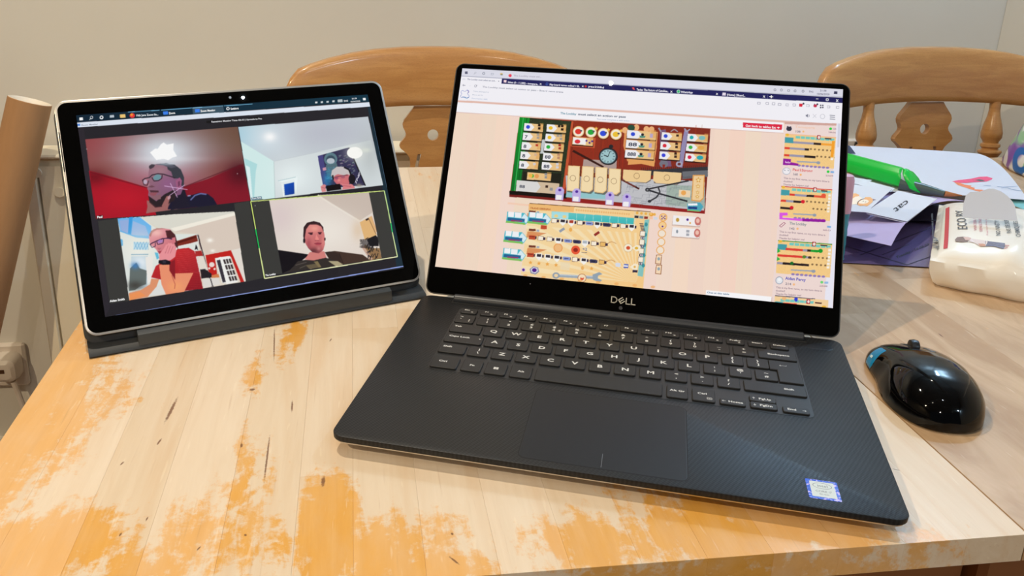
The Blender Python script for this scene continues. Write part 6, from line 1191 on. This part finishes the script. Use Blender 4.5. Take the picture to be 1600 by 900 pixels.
wpoly([(650, 628), (820, 650), (850, 665), (820, 725), (760, 722), (700, 680), (620, 660)], mat('printed_pale_top', (226, 214, 214), .5), 'printed_figure_torso'); wpoly([(735, 690), (790, 690), (825, 700), (820, 725), (760, 722)], mat('printed_skin_warm', (208, 158, 136), .5), 'printed_figure_arm', .0009)
wpoly([(820, 655), (1050, 682), (1050, 720), (1028, 772), (930, 752), (815, 720)], mat('printed_spotted_skirt', (112, 108, 128), .5, noise=.6, nscale=500), 'printed_figure_skirt'); wpoly([(1050, 700), (1290, 722), (1290, 732), (1052, 718)], mat('printed_leg', (204, 158, 150), .5), 'printed_figure_leg'); wpoly([(1045, 730), (1290, 780), (1290, 792), (1042, 752)], bpy.data.materials['printed_leg'], 'printed_figure_leg')
# resealable flap standing up at the back of the pack
fl = [(1503.5, 340), (1505.5, 318), (1509, 306), (1516, 300), (1524, 299.5), (1532, 300), (1537, 297.5), (1545, 294.8), (1553, 295), (1564, 299), (1574, 306), (1582, 315), (1586, 322), (1590, 345)]
FP = np.array(e2) * .080; Pf0 = C0 + FP + np.array((0, 0, WH)); nf = np.array((e2[0] * -.9, e2[1] * -.9, .45)); nf /= np.linalg.norm(nf)
pts = [atp(x, y, Pf0, nf) - C0 for x, y in fl]; base = []
bm = bmesh.new(); vs = [bm.verts.new(p) for p in pts]; f_ = bm.faces.new(vs); r = bmesh.ops.extrude_face_region(bm, geom=[f_]); bmesh.ops.translate(bm, verts=[e for e in r['geom'] if isinstance(e, bmesh.types.BMVert)], vec=tuple(-nf * .0005)); bmesh.ops.recalc_face_normals(bm, faces=bm.faces[:])
me = bpy.data.meshes.new('peel_flap'); bm.to_mesh(me); bm.free(); link('peel_flap', me, mat('pale_grey_peel_label', (204, 212, 230), .35), wp)

# ---------------------------------------------------------------- painted paper cone / bag at the right edge
vz = empty('painted_vase', (.925, .655, 0), 0, 'white vase painted with blue, purple and green swirls, cut by the right edge', 'vase')
def vase_mat():
    m = bpy.data.materials.new('painted_swirls'); m.use_nodes = True; g = G(m); tc = g.n('ShaderNodeTexCoord').outputs['Object']
    mp = g.map(tc, (1, 1, .8)); n1 = g.noise(mp, 10, 1, .4, 1.6); n2 = g.noise(g.map(mp, loc=(3, 1, 7)), 9, 1, .4, 1.5); n3 = g.noise(g.map(mp, loc=(9, 5, 2)), 9, 1, .4, 1.3)
    base = (.80, .80, .82); gr_ = g.m('SUBTRACT', g.ss(n1, .52, .54), g.ss(n1, .60, .62)); c = g.mix(gr_, base, lin((150, 204, 160)))
    pu = g.m('SUBTRACT', g.ss(n2, .50, .52), g.ss(n2, .58, .60)); c = g.mix(pu, c, lin((130, 84, 178))); bl = g.m('SUBTRACT', g.ss(n3, .47, .485), g.ss(n3, .55, .565)); c = g.mix(bl, c, lin((24, 104, 190)))
    sep = g.n('ShaderNodeSeparateXYZ'); g.lk(tc, sep.inputs[0]); ol = g.m('MULTIPLY', g.m('SUBTRACT', 1, g.ss(sep.outputs[2], .020, .026)), g.ss(sep.outputs[0], -.088, -.082)); c = g.mix(ol, c, lin((160, 158, 84)))
    g.lk(c, g.p.inputs['Base Color']); g.p.inputs['Roughness'].default_value = .3; g.p.inputs['Coat Weight'].default_value = .3; return m
VR = .1150
autosmooth(obj('body', *lathe([(.10, 0), (.113, .0015), (VR, .006), (.1115, .02), (.100, .055), (.089, .085), (.083, .107), (.075, .135), (.068, .160), (.066, .158), (.070, .14)], 56), vase_mat(), vz), 60)
